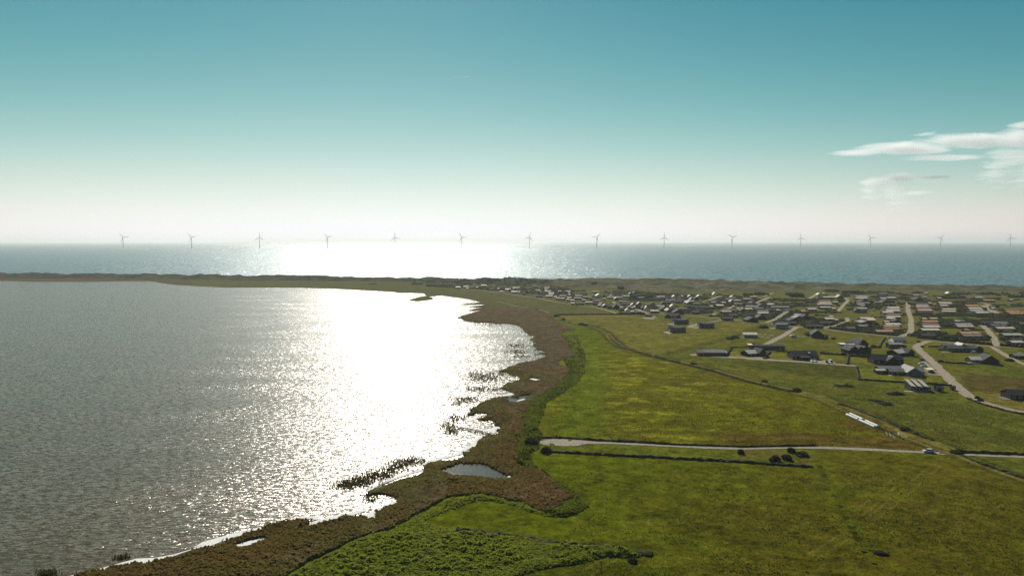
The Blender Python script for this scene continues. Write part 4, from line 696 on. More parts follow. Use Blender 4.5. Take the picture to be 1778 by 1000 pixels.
def protos(L, name, mat):
    out = []
    for v, t in L:
        o = npmesh(name, v, t, mat, smooth=False); out.append(o.data); bpy.data.objects.remove(o)
    return out
PF = protos(FAR, 'shrub', M_leaf); PF2 = protos(FAR, 'shrub', M_leaf2); PN = protos(NEAR, 'shrub', M_leaf)
def bush(px, py, r, label, group=None, h=.85, near_=True, name='shrub', lst=None):
    x, y = at(px, py); o = link(name, random.choice(lst or (PN if near_ else PF))); o.location = (x, y, hgt(x, y)-.1); o.scale = (r, r*random.uniform(.8, 1.1), r*h); o.rotation_euler = (0, 0, random.uniform(0, 6)); tag(o, label, 'shrub', group); return o
bush(922, 772, 2.9, 'large round dark shrub just left of the gravel parking area', h=1.05); bush(948, 785, 2.3, 'round dark shrub at the lower left corner of the gravel parking area', h=1.1)
bush(1286, 787.5, 1.7, 'small leaning shrub between track and ditch, left of the four others', 'shrubs beside the track', 1.1)
bush(1346, 801, 2.4, 'largest round shrub between track and ditch hedge', 'shrubs beside the track', 1.0); bush(1366, 797.5, 2.2, 'round shrub right of the largest one below the track', 'shrubs beside the track', 1.0)
bush(1374, 785, 1.9, 'shrub touching the lower edge of the gravel track', 'shrubs beside the track', 1.1); bush(1392, 790.5, 2.6, 'wide flat shrub below the track, rightmost of the five', 'shrubs beside the track', .6)
bush(1267, 589, 4.0, 'low wide dark bush on the paddock left of the white roofed bungalow', h=.5); bush(1276, 586.5, 3.6, 'low dark bush joined to the wider one on the paddock', h=.6)
bush(1325, 569, 5.2, 'low dark mound of bush by the drive above the bungalow', h=.5)
bush(1559, 684, 3.4, 'flat dark bush in the rough grass below the slanted roofs', h=.38); bush(1549, 684.5, 3.0, 'flat bush left of the dark one below the slanted roofs', h=.34)
bush(1473, 671, 3.2, 'long flat bush in the rough grass under the bright lawn', h=.4); bush(1457, 670, 3.0, 'pale flat bush in the rough grass near the dark field', h=.32)
bush(1524, 697, 3.0, 'sprawling flat bush in the middle of the rough meadow', h=.36); bush(1537, 701.5, 3.4, 'dark sprawling bush right of the middle one in the rough meadow', h=.34); bush(1512, 695, 2.4, 'thin flat bush at the left of the rough meadow bushes', h=.34)
bush(1384, 679, 2.4, 'single shrub on the trail bend in the meadow', h=.8); bush(1328, 663, 1.9, 'little shrub beside the trail left of the bend', h=.7); bush(1572, 747, 2.6, 'dark bush beside the trail near the metal hurdles', h=.6); bush(1204, 632, 2.6, 'low dark bush beside the trail west of the houses', h=.5)
bush(978, 555.5, 2.6, 'dark bush at the corner of the olive field', h=.8); bush(1009, 564, 3.2, 'dark bush on the dike path, left of a pair', h=.7); bush(1017, 565.5, 3.0, 'dark bush on the dike path, right of a pair', h=.7); bush(966, 550, 3.4, 'dark bush where the dike path begins', h=.7); bush(932, 538, 2.2, 'tiny bush on the marsh path by the reeds', h=.8)
bush(1447, 589, 2.2, 'dark bush on the paddock above the flat white roof', h=.8); bush(1517, 603, 2.4, 'round dark bush on the lane left of the two-storey house', h=.9); bush(1526, 604, 1.5, 'small bush at the end of the garden hedge by the lane', h=1.2); bush(1595, 594.5, 1.6, 'round bush beside the wide road bend', h=1.0); bush(1601, 602.5, 1.4, 'little bush on the inner side of the road bend', h=1.0)
bush(1633, 628.5, 2.2, 'dark bush at the right verge of the village road', h=.8); bush(1697, 692, 1.5, 'dark square bush beside the road bend, upper of two', h=1.0); bush(1703, 696, 1.6, 'dark bush beside the road bend, lower of two', h=.9); bush(1753, 626.5, 3.4, 'flat dark bush left of the lower right lane', h=.5); bush(1660, 786.5, 2.4, 'low dark bush where trail and track cross', h=.5); bush(1098, 975, 1.3, 'small dark bush below the end of the overgrown ditch', h=.9)
# --- village greenery ------------------------------------------------------
HX = np.array([h[:2] for h in HOUSES]); HR = np.array([max(h[2], h[3])*.5 for h in HOUSES]); HL = np.array([[h[2], h[3], h[4]] for h in HOUSES])
def free(x, y, m):
    dx = x-HX[:, 0]; dy = y-HX[:, 1]; c = np.cos(-HL[:, 2]); s = np.sin(-HL[:, 2]); u = np.abs(dx*c-dy*s); v = np.abs(dx*s+dy*c)
    if ((u < HL[:, 0]/2+m) & (v < HL[:, 1]/2+m)).any(): return False
    # keep the lake-side fronts open so that roofs and walls stay in view
    return not ((np.abs(dx) < HL[:, 0]*.5) & (dy < 0) & (dy > -HL[:, 1]*.5-7)).any()
VZ = [([(700,490),(800,488),(930,492),(1000,505),(1080,507),(1180,511),(1260,512),(1320,520),(1345,540),(1332,559),(1260,552),(1180,546),(1110,543),(1060,534),(985,523),(930,511),(850,504),(760,499)], 900, 'dark garden shrub in the western village scrub'),
      ([(1325,558),(1345,540),(1380,542),(1480,545),(1474,557),(1440,566),(1395,566)], 190, 'dark garden shrub around the middle sand lane'),
      ([(1480,506),(1778,508),(1778,545),(1600,545),(1480,540),(1400,545),(1340,540),(1320,520),(1400,520)], 420, 'dark garden shrub in the upper village below the dunes'),
      ([(1475,545),(1778,545),(1800,601),(1735,599),(1690,595),(1640,589.5),(1565,583),(1480,576),(1430,569)], 620, 'dark garden shrub among the long roofed rows')]
spots = []
for P, n, lab in VZ:
    P = np.array(P, float); x0, x1, y0, y1 = P[:, 0].min(), P[:, 0].max(), P[:, 1].min(), P[:, 1].max(); k = 0; tries = 0
    while k < n and tries < n*30:
        tries += 1; px = random.uniform(x0, x1); py = random.uniform(y0, y1)
        if not inpoly(np.array([px]), np.array([py]), P)[0]: continue
        x, y = at(px, py)
        if fbm(np.array([x/45.]), np.array([y/30.]), 300, 3)[0] < random.uniform(.36, .56): continue
        if not free(x, y, 1.2): continue
        if min(pldist(np.array([x]), np.array([y]), w, False, 20)[0] for w in ROADS_W) < 4.5: continue
        r = random.choice((1.5, 1.9, 2.4, 3.0, 3.6)); spots.append((y, x, r, lab)); k += 1
        if random.random() < .55:                                   # garden hedges run across the view
            for j in range(random.randint(2, 5)):
                xx = x+(j+1)*r*1.5; 
                if free(xx, y, .8) and min(pldist(np.array([xx]), np.array([y]), w, False, 20)[0] for w in ROADS_W) > 4.5: spots.append((y+random.uniform(-.6, .6), xx, r*random.uniform(.7, 1.0), lab))
spots.sort(key=lambda s: s[0]/s[2]); MV, MT, off = [], [], 0
for i, (y, x, r, lab) in enumerate(spots):
    z = hgt(x, y)-.1; h = random.uniform(.55, 1.0)
    if i < 290:
        o = link('shrub', random.choice(PF+PF2[:3])); o.location = (x, y, z); o.scale = (r, r, r*h); o.rotation_euler = (0, 0, random.uniform(0, 6)); tag(o, lab, 'shrub', lab.replace('dark garden shrub', 'garden shrubs'))
    else:
        v, t = FAR[i % 6]; a = random.uniform(0, 6); c, s = math.cos(a), math.sin(a); w = np.stack([(v[:, 0]*c-v[:, 1]*s)*r+x, (v[:, 0]*s+v[:, 1]*c)*r+y, v[:, 2]*r*h+z], 1); MV.append(w); MT.append(t+off); off += len(w)
tag(npmesh('shrubbery', np.concatenate(MV), np.concatenate(MT), M_leaf, smooth=False), 'dark scrub and garden bushes between the far houses', kind='stuff')
# --- dense conifer groves ---------------------------------------------------
GROVES = [(1375,1397,516,9),(1367,1375,512.5,5),(1470,1499,510,6),(1108,1126,519,6.5),(1094,1105,518.5,6),(1126,1133,517.5,6),(1292,1312,514,5.5),(1315,1335,512.5,6),(1438,1458,507,5),(1073,1083,503.5,6),(952,960,505.5,5),(1027,1037,498.5,4.5),(1660,1684,510,3.5),(1763,1790,517,5),(1715,1742,512,3),(1596,1606,509.5,4),(640,652,493.8,2.5),(714,732,494.3,4),(740,785,497.5,4),(1640,1665,519,4)]
GW = ['widest','tall','long','dense','low','small','flat topped','rounded','broken','narrow']
for k, (x0, x1, yb, h) in enumerate(GROVES):
    a, b = at(x0, yb), at(x1, yb); L = b[0]-a[0]; D = min(max(L*.7, 10), 22); V_, T_, off = [], [], 0
    for j in range(int(L*D/9)):
        v, t = FAR[j % 6]; r = random.uniform(1.7, 2.6); x = a[0]+random.uniform(0, L); y = (a[1]+b[1])/2+random.uniform(0, D); hh = h*random.uniform(.75, 1.0)
        w = v*np.array([r, r, hh/1.15])+np.array([x, y, hgt(x, y)-.2]); V_.append(w); T_.append(t+off); off += len(w)
    tag(npmesh('conifer_grove', np.concatenate(V_), np.concatenate(T_), M_conif, smooth=False), 'dense dark windbreak grove standing among the far houses and dunes', kind='stuff')
# --- hedges ------------------------------------------------------------------
def hedge(pts, w, h, label, mat=None, rough=.35, name='hedge'):
    P = [Vector(p) for p in W_(pts)]; D = [P[0]]
    for a, b in zip(P[:-1], P[1:]):
        n = max(1, int((b-a).length/1.1)); D += [a.lerp(b, (k+1)/n) for k in range(n)]
    prof = [(-.5, -.1), (-.52, .35), (-.42, .78), (-.15, 1.0), (.15, 1.0), (.42, .78), (.52, .35), (.5, -.1)]; V_, F_ = [], []; k = len(prof)
    for i, p in enumerate(D):
        t = (D[min(i+1, len(D)-1)]-D[max(i-1, 0)]).normalized(); nr = Vector((-t.y, t.x)); hv = h*(.75+.5*random.random()); wv = w*(.8+.4*random.random()); z0 = 0
        for a, b in prof:
            q = p+nr*(a*wv+random.uniform(-.12, .12)*w); V_.append((q.x+random.uniform(-.2, .2), q.y, z0+b*hv+(random.uniform(-rough, rough)*h*.4 if b > .3 else 0)))
    for i in range(len(D)-1):
        for j in range(k-1): a = i*k+j; F_.append((a, a+1, a+k+1, a+k))
    F_ += [tuple(range(k)), tuple(len(V_)-k+j for j in range(k-1, -1, -1))]
    return tag(mesh(name, V_, F_, mat or M_hedge), label, 'hedge')
hedge([(1440,570.5),(1480,575.5),(1522,579.7),(1560,583)], 2.4, 2.0, 'long dark hedge behind the pale lane left of the straight road')
hedge([(1592,586.5),(1630,590.3),(1660,593.3),(1690,596),(1722,599)], 2.4, 2.1, 'long dark hedge behind the thin lane right of the straight road')
hedge([(1736,600.5),(1778,604)], 3.0, 2.5, 'dark hedge along the grey lane at the right edge'); hedge([(1423,614),(1465,617),(1520,622)], 1.8, 1.5, 'low dark hedge from the dormer house to the largest black house')
hedge([(1489,659.5),(1530,662),(1570,664.5),(1610,667),(1652,670)], 1.3, 1.0, 'low hedge along the lower side of the bright lawn'); hedge([(1487.5,637),(1489,648),(1491,659)], 1.6, .9, 'short hedge along the left side of the bright lawn')
hedge([(1473,618),(1472,625),(1471,633)], 1.6, 1.2, 'short hedge between the two lawns above the dark field'); hedge([(1336,612),(1331,617),(1328,623)], 2.4, 1.2, 'thick short hedge between chalet lawn and dormer house lawn')
hedge([(1266,604),(1280,603.4),(1297,603.6)], 1.4, 1.0, 'thin hedge behind the chalet lawn'); hedge([(1347,610),(1362,611),(1377,611.8)], 1.5, 1.1, 'low hedge between long black house and dormer house'); hedge([(1262,618),(1265,611),(1269,605)], 1.8, 1.4, 'ragged hedge right of the dark red house')
hedge([(956,784.5),(1000,787),(1040,789.5),(1110,793),(1180,797),(1250,800.5),(1292,802.5)], 1.7, .8, 'overgrown ditch hedge below the gravel track', M_hedge, 1.0); hedge([(1292,803),(1360,807.5),(1411,811)], 1.6, .9, 'thin dark end of the ditch hedge')
hedge([(1640,630),(1665,631),(1689,632.3)], 1.5, 1.0, 'low hedge leading from the road to the lone chalet'); hedge([(967,547),(1000,546.5),(1040,546.3),(1075,546.3)], 3.0, 1.6, 'dark hedge between grey marsh and olive field'); hedge([(1075,545.8),(1100,545.5),(1120,546)], 5.0, 2.6, 'dark bushy hedge at the corner of the olive field')
hedge([(942,760.5),(975,760.3),(1010,762.5),(1060,766),(1100,767.5),(1180,772.5)], 1.6, .8, 'low dark verge growth above the gravel parking area', M_tuft, .8); hedge([(1180,772.5),(1290,776.2),(1340,775),(1420,774)], 1.2, .7, 'low dark verge growth above the middle of the track', M_tuft, .8)
hedge([(1680,692),(1705,702),(1740,712),(1778,720)], 1.6, .8, 'dark verge growth on the outer side of the road bend', M_tuft, .8); hedge([(1665,785.5),(1700,786.5),(1778,789.5)], 2.0, .9, 'dark verge growth above the right end of the track', M_tuft, .8)
hedge([(1537,587),(1530,596),(1527,604)], 1.6, .9, 'garden hedge left of the two stacked houses'); hedge([(1471,605),(1462,615)], 1.6, 1.2, 'hedge at the left of the flat white roofed house')
hedge([(1612,602.7),(1640,602.2),(1648,602)], 1.5, 1.1, 'hedge in front of the oval lawn'); hedge([(1628,607.5),(1650,607.5)], 1.5, 1.0, 'hedge below the oval lawn')
hedge([(793,920.5),(830,924.5),(867,929),(920,937.5),(978,946),(1030,950),(1076,954),(1132,964)], 2.6, .8, 'overgrown ditch bank between the two lush pastures', M_tuft, .9)
hedge([(1062,590),(1080,604.5),(1110,613),(1140,620.5),(1180,630.5),(1240,645)], 2.6, .9, 'dark overgrown ditch beside the upper end of the trail', M_tuft, .9); hedge([(1240,645),(1290,660.5),(1330,670.5),(1385,682)], 2.0, .8, 'dark overgrown ditch beside the middle of the trail', M_tuft, .9)
hedge([(1456,702),(1481,709),(1537,731.5),(1577,749),(1620,765)], 1.8, .7, 'dark weedy bank along the lower trail near the bales', M_tuft, .9); hedge([(1672,792),(1695,802),(1732,815),(1778,831)], 1.6, .7, 'dark weedy bank along the trail below the track', M_tuft, .9)
# --- coarse grass tussocks over the pastures (one mass) ----------------------
def tussocks(name, label, n, poly, hmin, hmax, mat, dens=None, ymax=420, zf=None):
    P = np.array(poly, float); r = np.random.default_rng(n); px = r.uniform(P[:, 0].min(), P[:, 0].max(), n*4); py = r.uniform(P[:, 1].min(), P[:, 1].max(), n*4)
    m = inpoly(px, py, P); px, py = px[m][:n], py[m][:n]; vy = CP-(py-500)/FPX*SP; vz = -SP-(py-500)/FPX*CP; t = -CAM_H/vz; x = (px-889)/FPX*t; y = vy*t
    if dens is not None: k = dens(x, y); x, y = x[k], y[k]
    if zf is not None: k = zone(x, y) == zf; x, y = x[k], y[k]
    n = len(x); h = r.uniform(hmin, hmax, n); w = h*r.uniform(.5, 1.1, n); a = r.uniform(0, 3.14, n); ca, sa = np.cos(a), np.sin(a); b = a+1.3; cb, sb = np.cos(b), np.sin(b); V_ = []
    lx = r.normal(0, .25, n)*h; ly = r.normal(-.1, .25, n)*h; z0 = zat(x, y)-.05
    for c, s in ((ca, sa), (cb, sb)): V_ += [np.stack([x-c*w, y-s*w, z0-.1], 1), np.stack([x+c*w, y+s*w, z0-.1], 1), np.stack([x+c*w*.5+lx, y+s*w*.5+ly, z0+h], 1), np.stack([x-c*w*.6+lx, y-s*w*.6+ly, z0+h*.85], 1)]
    V_ = np.stack(V_, 1).reshape(-1, 3); q = np.arange(n*2)[:, None]*4+np.arange(4)[None]; return tag(npmesh(name, V_, q, mat, smooth=False), label, kind='stuff')
def clumpy(sc, th, seed): return lambda x, y: fbm(x/sc, y/sc, seed, 4)+.25*(np.random.default_rng(seed).random(len(x))-.5) > th
M_tg = leafmat('tussock_green', (.090,.092,.012), .6); M_ty = leafmat('tussock_straw', (.120,.118,.040), .6); M_td = leafmat('tussock_dark', (.060,.066,.014), .6)
NP_ = [(930,800),(1400,815),(1778,835),(1778,1000),(880,1000),(1020,900)]; MP_ = [(1000,600),(1140,625),(1385,690),(1540,745),(1640,778),(1300,772),(1100,765),(945,755)]; RP_ = [(1200,630),(1380,660),(1490,664),(1660,700),(1778,725),(1778,782),(1660,780),(1500,712),(1385,676)]
tussocks('grass_tufts', 'dark grass tufts in the near pasture', 15000, NP_, .12, .34, M_td, clumpy(12, .53, 401)); tussocks('grass_tufts', 'bright grass tufts in the near pasture', 42000, NP_, .06, .20, M_tg)
tussocks('grass_tufts', 'grass tufts in the meadow above the track', 36000, MP_, .08, .26, M_tg, clumpy(14, .44, 402)); tussocks('grass_tufts', 'dark tufts in the meadow above the track', 5200, MP_, .18, .45, M_td, clumpy(16, .55, 403))
tussocks('grass_tufts', 'rough tufts right of the trail', 7000, RP_, .12, .4, M_td, clumpy(12, .53, 404)); tussocks('grass_tufts', 'pale tufts right of the trail', 16000, RP_, .12, .38, M_ty, clumpy(9, .48, 405))
SB = [(480,1010),(620,935),(740,890),(830,860),(960,840),(1030,870),(1000,900),(780,925),(1140,955),(1060,985),(880,1010)]
tussocks('grass_tufts', 'near-black rush clumps dotted over both pastures', 1300, [(1000,620),(1140,630),(1385,695),(1620,780),(1778,840),(1778,1000),(1140,1000),(1020,880),(930,800),(945,755)], .16, .42, leafmat('rush_dark', (.038,.044,.012)), clumpy(20, .57, 409))
tussocks('scrub_leaves', 'nettles and tall herbs of the lush scrub in the foreground', 36000, SB, .18, .55, leafmat('scrub_leaf', (.145,.165,.030), .6), None, zf=2); tussocks('scrub_leaves', 'pale heads of the lush scrub in the foreground', 14000, SB, .2, .6, leafmat('scrub_leaf_pale', (.165,.180,.062), .6), clumpy(9, .5, 411), zf=2)
ST = [(950,570),(1010,580),(1025,640),(985,690),(945,745),(940,800),(1030,870),(1000,900),(940,890),(930,815),(880,800),(880,740),(920,690),(985,640)]
tussocks('scrub_leaves', 'tall herbs of the green strip between reeds and meadow', 15000, ST, .3, .8, leafmat('strip_leaf', (.120,.145,.028), .6), None, zf=2); tussocks('scrub_leaves', 'dark clumps of the green strip between reeds and meadow', 5000, ST, .5, 1.3, M_td, clumpy(7, .53, 412), zf=2)
RB = [(-20,1005),(400,900),(620,880),(760,790),(900,740),(930,815),(1010,870),(930,895),(800,880),(640,950),(500,1005)]; RU = [(780,525),(970,530),(1000,600),(980,690),(900,760),(800,760),(800,640)]
M_rl = leafmat('reed_leaf', (.122,.080,.044), .6); M_rg = leafmat('reed_leaf_green', (.100,.090,.034), .6)
tussocks('reed_stems', 'brown reed plumes in the foreground bed', 45000, RB, .15, .5, M_rl, clumpy(15, .42, 421), zf=1); tussocks('reed_stems', 'greener reed stems in the foreground bed', 20000, RB, .15, .5, M_rg, clumpy(12, .5, 422), zf=1)
tussocks('reed_stems', 'brown reed plumes of the middle bed', 12000, RU, .2, .6, M_rl, clumpy(18, .45, 423), zf=1); tussocks('reed_stems', 'greener reed stems of the middle bed', 7000, RU, .2, .6, M_rg, clumpy(14, .5, 424), zf=1)
# ================================================================== reeds in the water, foam
M_wreed = leafmat('water_reed', (.060,.058,.030), .5); M_foam = mottled('foam', (.80,.78,.72), .8, .12, 1.5, .2, .2)
WR = [((900,600),22,4.5,1.0),((897,611),20,4,.9),((905,619),16,3.5,.9),((850,563.5),22,2.6,1.2),((930,608),8,2,.8),((932,616),8,2,.7),((838,655),34,11,.9),((832,676),26,5,.8),((862,677),8,2.5,.7),((808,694),24,6,.9),((792,702),12,4,.6),((793,727),20,8,.5),((784,745),16,8,.6),((786,752),10,4,.6),((775,740),10,6,.5),((870,650),12,3,.6),((888,652),7,2,.7),((602,842),24,9,.55),((628,836),26,11,.6),((658,826),26,11,.6),((690,810),26,12,.45),((716,800),28,9,.5),((644,866),14,9,.3),((212,968),14,3.5,.8),((222,984),9,3,.5),((82,995),18,5,.8),((530,904),14,2.5,.8),((405,938),14,3,.8),((620,550),.1,.1,0),((822,540),12,4,.6),((806,530),10,2.5,.6),((815,521.5),14,1.5,.8),((780,518.5),4,.8,.8),((767,517.5),3,.8,.7)]
V_, q_, n = [], [], 0; r = np.random.default_rng(5)
for (cx, cy_), rx, ry, d in WR:
    k = int(rx*ry*2.1*d)
    if k < 3: continue
    u = r.normal(0, .5, k); v = r.normal(0, .5, k); px = cx+u*rx; py = cy_+v*ry+.10*u*rx*(-1 if cy_ > 780 else 0)
    for a, b in zip(px, py):
        x, y = at(a, b, WATER_Z); h = r.uniform(.35, 1.0); 
        for _ in range(2):
            an = r.uniform(0, 3.14); w = r.uniform(.07, .22); dx, dy = math.cos(an)*w, math.sin(an)*w; lx, ly = r.normal(0, .15, 2)
            V_ += [(x-dx, y-dy, WATER_Z-.1), (x+dx, y+dy, WATER_Z-.1), (x+dx*.7+lx, y+dy*.7+ly, WATER_Z+h), (x-dx*.7+lx, y-dy*.7+ly, WATER_Z+h*.85)]; q_.append((n, n+1, n+2, n+3)); n += 4
tag(npmesh('water_reeds', np.array(V_), np.array(q_), M_wreed, smooth=False), 'thin reed stands growing in the shallow lake water', kind='stuff')
FOAMP = [[(848,690),(862,686),(880,683),(886,680.5),(893,684),(880,685.5),(868,688)],[(827,705),(838,697.5),(845,695.5),(842,699),(831,706)],[(836,705),(847,702.5),(845,705),(838,707)],[(821,743),(832,742),(848,745),(858,739),(869,739.5),(868,745),(858,751),(850,748),(835,746)],[(888,660),(905,657.3),(903,659)],[(897,696),(899,693.8),(908,691.3),(915,692),(912,695),(900,697),(897,698.5),(884,697.7),(886,696)],[(633,892),(652,883.5),(683,867),(686,869),(680,876),(665,884),(650,894),(640,898)],[(404,945),(425,938.5),(455,931),(464,932),(446,940.5),(420,948)],[(914,656.8),(925,655.8),(940,658.2),(930,659.7)],[(885,823.5),(893,825),(887,827.5),(880,826)],[(505,924),(528,918),(550,913),(573,907),(590,903),(560,906),(540,908)]]
for i, P in enumerate(FOAMP):
    w = W_(P); tag(mesh('foam', [(a, b, WATER_Z+.09+.002*i) for a, b in w], [tuple(range(len(w)))], M_foam), 'white foam drifted into a reed inlet', kind='stuff')
FL = [([(60,1020),(110,1007),(150,999),(175,992.5),(211,984),(227,981),(270,976),(304,968.5),(333,959.5),(364,947.5),(378,940.5),(400,935.5),(430,925),(470,913),(500,905.5),(530,901.5),(552,903)], 2.8),([(466,930.5),(500,924),(528,917.5),(549,912),(573,905.5),(604,897),(633,889.5)], 2.6),([(637,857),(654,845),(683,834.5),(709,828),(724,822.5),(731,818)], 2.8),([(735,811),(745,802),(760,797.5),(790,797.5),(803,793),(812,785),(828,769),(835,763),(845,756),(862,751)], 2.4)]
for i, (P, wd) in enumerate(FL): tag(ribbon('foam', wd, [at(a, b-4.0, WATER_Z) for a, b in P], M_foam, WATER_Z+.13+.01*i, lift=False, jit=.95), 'thin line of white foam washed along the reed edge', kind='stuff')

# ================================================================== jetty
a, b = at(801, 744.5, WATER_Z), at(853, 754.5, WATER_Z); L = math.hypot(b[0]-a[0], b[1]-a[1]); o = empty('jetty', (a[0], a[1], WATER_Z), math.atan2(b[1]-a[1], b[0]-a[0])); tag(o, 'narrow wooden jetty reaching from the reeds into the lake', 'jetty')
m = MB(); k = int(L/.22)
for i in range(k): m.box(i*L/k+.01, (i+1)*L/k-.01, -.75, .75, .62, .68)
m.build('deck', M_wood, o); part('beam', o, M_wood, (0, L, -.62, -.5, .45, .618)); part('beam', o, M_wood, (0, L, .5, .62, .45, .618))
for i in range(int(L/3)+1):
    for s in (-.82, .82): mm = MB(); mm.tube((min(i*3.0+.15, L-.1), s, -1.2), (min(i*3.0+.15, L-.1), s, 1.0), .09, .08, 8); mm.build('post', M_wood, o)

# ================================================================== wind turbines far out at sea
M_turb = mottled('turbine_paint_backlit', (.20,.20,.195), .5, .05, .1, .3); M_yel = mottled('yellow_base', (.45,.33,.05), .6, .1, .2)  # white turbine paint darkened: backlit shade put into the colour
HUBX = [214,333,451,569,686,802,919,1036,1153,1271,1390,1511,1633,1754]; PH = [8,9,90,13,100,120,76,50,90,24,95,2,55,104]; YAW = [28,24,4,14,8,10,4,0,2,8,4,8,6,10]
blade = MB(); secs = [(1.6,2.2,2.2),(8,2.8,1.6),(16,4.6,.9),(30,3.4,.6),(48,2.2,.4),(64,1.2,.25),(72,.35,.1)]; nb = 8
for z, c, t in secs: blade.V += [(math.cos(2*math.pi*j/nb)*c*1.0+(c-2.2)*.22, math.sin(2*math.pi*j/nb)*t*.8, z) for j in range(nb)]
for i in range(len(secs)-1): blade.F += [(i*nb+j, i*nb+(j+1) % nb, (i+1)*nb+(j+1) % nb, (i+1)*nb+j) for j in range(nb)]
blade.F += [tuple(range(nb-1, -1, -1)), tuple((len(secs)-1)*nb+j for j in range(nb))]
tx, ty = at(889, 431.5); TH = 136.0
def make_turbine():
    o = empty('wind_turbine', (0, 0, -.9)); mm = MB(); mm.tube((0,0,16), (0,0,TH-2), 4.6, 3.0, 16); mm.build('tower', M_turb, o)
    mm = MB(); mm.tube((0,0,-2), (0,0,16), 4.2, 4.0, 16); mm.box(-5, 5, -5, 5, 15, 16); mm.build('foundation', M_yel, o)
    nac = empty('nacelle_group', (0, 0, 0)); bpy.data.objects.remove(nac)
    mm = MB(); mm.box(-3, 3, -4, 9, TH-2.3, TH+2.6); mm.box(-1.2, 1.2, 6, 8, TH+2.6, TH+4); na = mm.build('nacelle', M_turb, o)
    mm = MB(); mm.tube((0,-8.2,TH), (0,-4.002,TH), .8, 2.4, 14); hb_ = mm.build('rotor_hub', M_turb, o)
    for k in range(3):
        bl = mesh('blade', blade.V, blade.F, M_turb, hb_, True); bl.location = (0, -6.2, TH); bl.rotation_euler = (0, k*2*math.pi/3, 0)
    return o
t0 = make_turbine(); ODN = ['first','second','third','fourth','fifth','sixth','seventh','eighth','ninth','tenth','eleventh','twelfth','thirteenth','fourteenth']
for i, hx in enumerate(HUBX):
    o = t0 if i == 0 else copy_tree(t0); yb = 431.5+(-1.5 if i > 9 else 0); x, y = at(hx, yb); y = y*random.uniform(.99, 1.01); o.location = ((hx-889)/FPX*(y*CP+CAM_H*SP), y, -.9); o.rotation_euler = (0, 0, R(YAW[i])*(-1 if i % 2 else 1)-math.atan2(o.location.x, y)*.6)
    for c in o.children:
        if c.name.startswith('rotor_hub'):
            for k, b_ in enumerate(c.children): b_.rotation_euler = (0, R(90-PH[i]+120*k), 0)
    tag(o, f'white offshore wind turbine, {ODN[i]} from the left of the row on the horizon', 'wind turbine', 'offshore wind turbines in a row')

# ================================================================== vehicles
M_tyre = mottled('tyre', (.02,.02,.02), .9, .1, 3); M_rim = mottled('rim', (.4,.4,.4), .3, .1, 3, .5, metal=.8); M_lamp = mottled('lamp_glass', (.6,.6,.6), .1, .05, 3, .8); M_tail = mottled('tail_lamp', (.3,.01,.01), .2, .05, 3, .6)
def paintmat(n, c): m = mottled(n, c, .45, .05, .5, .3); return m
CP_ = {'white': paintmat('car_white', (.62,.62,.61)), 'silver': paintmat('car_silver', (.55,.53,.49)), 'black': paintmat('car_black', (.02,.02,.022))}
def make_car(col, van=False, name='parked_car'):
    o = empty(name, (0, 0, 0)); l, w = (5.2, 1.9) if van else (4.5, 1.78); hb_ = .95 if not van else 1.1; ht = 1.46 if not van else 2.3
    prof = [(-l/2,.30),(-l/2+.03,.62),(-l/2+.12,hb_-.22),(-l*.24,hb_),(l*.36,hb_+.02),(l/2-.06,hb_-.05),(l/2,.55),(l/2-.04,.30)]
    m = MB(); n = len(prof)
    for y, k in ((-w/2,.0),(-w/2+.08,.06),(w/2-.08,.06),(w/2,.0)): m.V += [(x*(1 if k else .985), y, z+k*(z > .7)) for x, z in prof]
    for s in range(3): m.F += [(s*n+i, s*n+(i+1) % n, (s+1)*n+(i+1) % n, (s+1)*n+i) for i in range(n)]
    m.F += [tuple(range(n-1, -1, -1)), tuple(3*n+i for i in range(n))]; body = m.build('body', CP_[col], o)
    rp = [(-l*.27,hb_+.02),(-l*.11,ht-.06),(l*.30,ht-.05),(l*.44,hb_+.03)] if not van else [(-l*.36,hb_+.02),(-l*.25,ht-.08),(l*.46,ht-.06),(l*.485,hb_+.03)]
    g = MB(); g.V = [(x, -w/2+.10+(.16 if z > hb_+.1 else 0), z) for x, z in rp]+[(x, w/2-.10-(.16 if z > hb_+.1 else 0), z) for x, z in rp]; g.F = [(0,1,2,3),(7,6,5,4),(0,4,5,1),(2,6,7,3),(1,5,6,2),(0,3,7,4)]; g.build('window', M_glass, o)
    r = MB(); a, b = rp[1], rp[2]; r.box(a[0]-.02, b[0]+.04, -w/2+.24, w/2-.24, ht-.045, ht+.03); r.build('car_roof', CP_[col], o)
    if van: part('side_panel', o, CP_[col], (-l*.12, l*.45, -w/2+.05, w/2-.05, hb_+.06, ht-.07))
    for sx in (-.31, .31):
        for sy in (-1, 1):
            t = MB(); t.tube((l*sx, sy*(w/2-.24), .32), (l*sx, sy*(w/2+.01), .32), .32, .32, 14); to = t.build('wheel', M_tyre, o); q = MB(); q.tube((l*sx, sy*(w/2+.011), .32), (l*sx, sy*(w/2+.03), .32), .2, .18, 10); q.build('rim', M_rim, to)
    for sy in (-1, 1): part('headlight', o, M_lamp, (-l/2-.02, -l/2+.09, sy*w*.36-.2, sy*w*.36+.2, .60, .74)); part('tail_light', o, M_tail, (l/2-.08, l/2+.015, sy*w*.40-.12, sy*w*.40+.12, .60, .82))
    return o
cars = {('silver', False): make_car('silver'), ('white', False): make_car('white'), ('black', False): make_car('black'), ('white', True): make_car('white', True, 'parked_van')}; usedc = set()
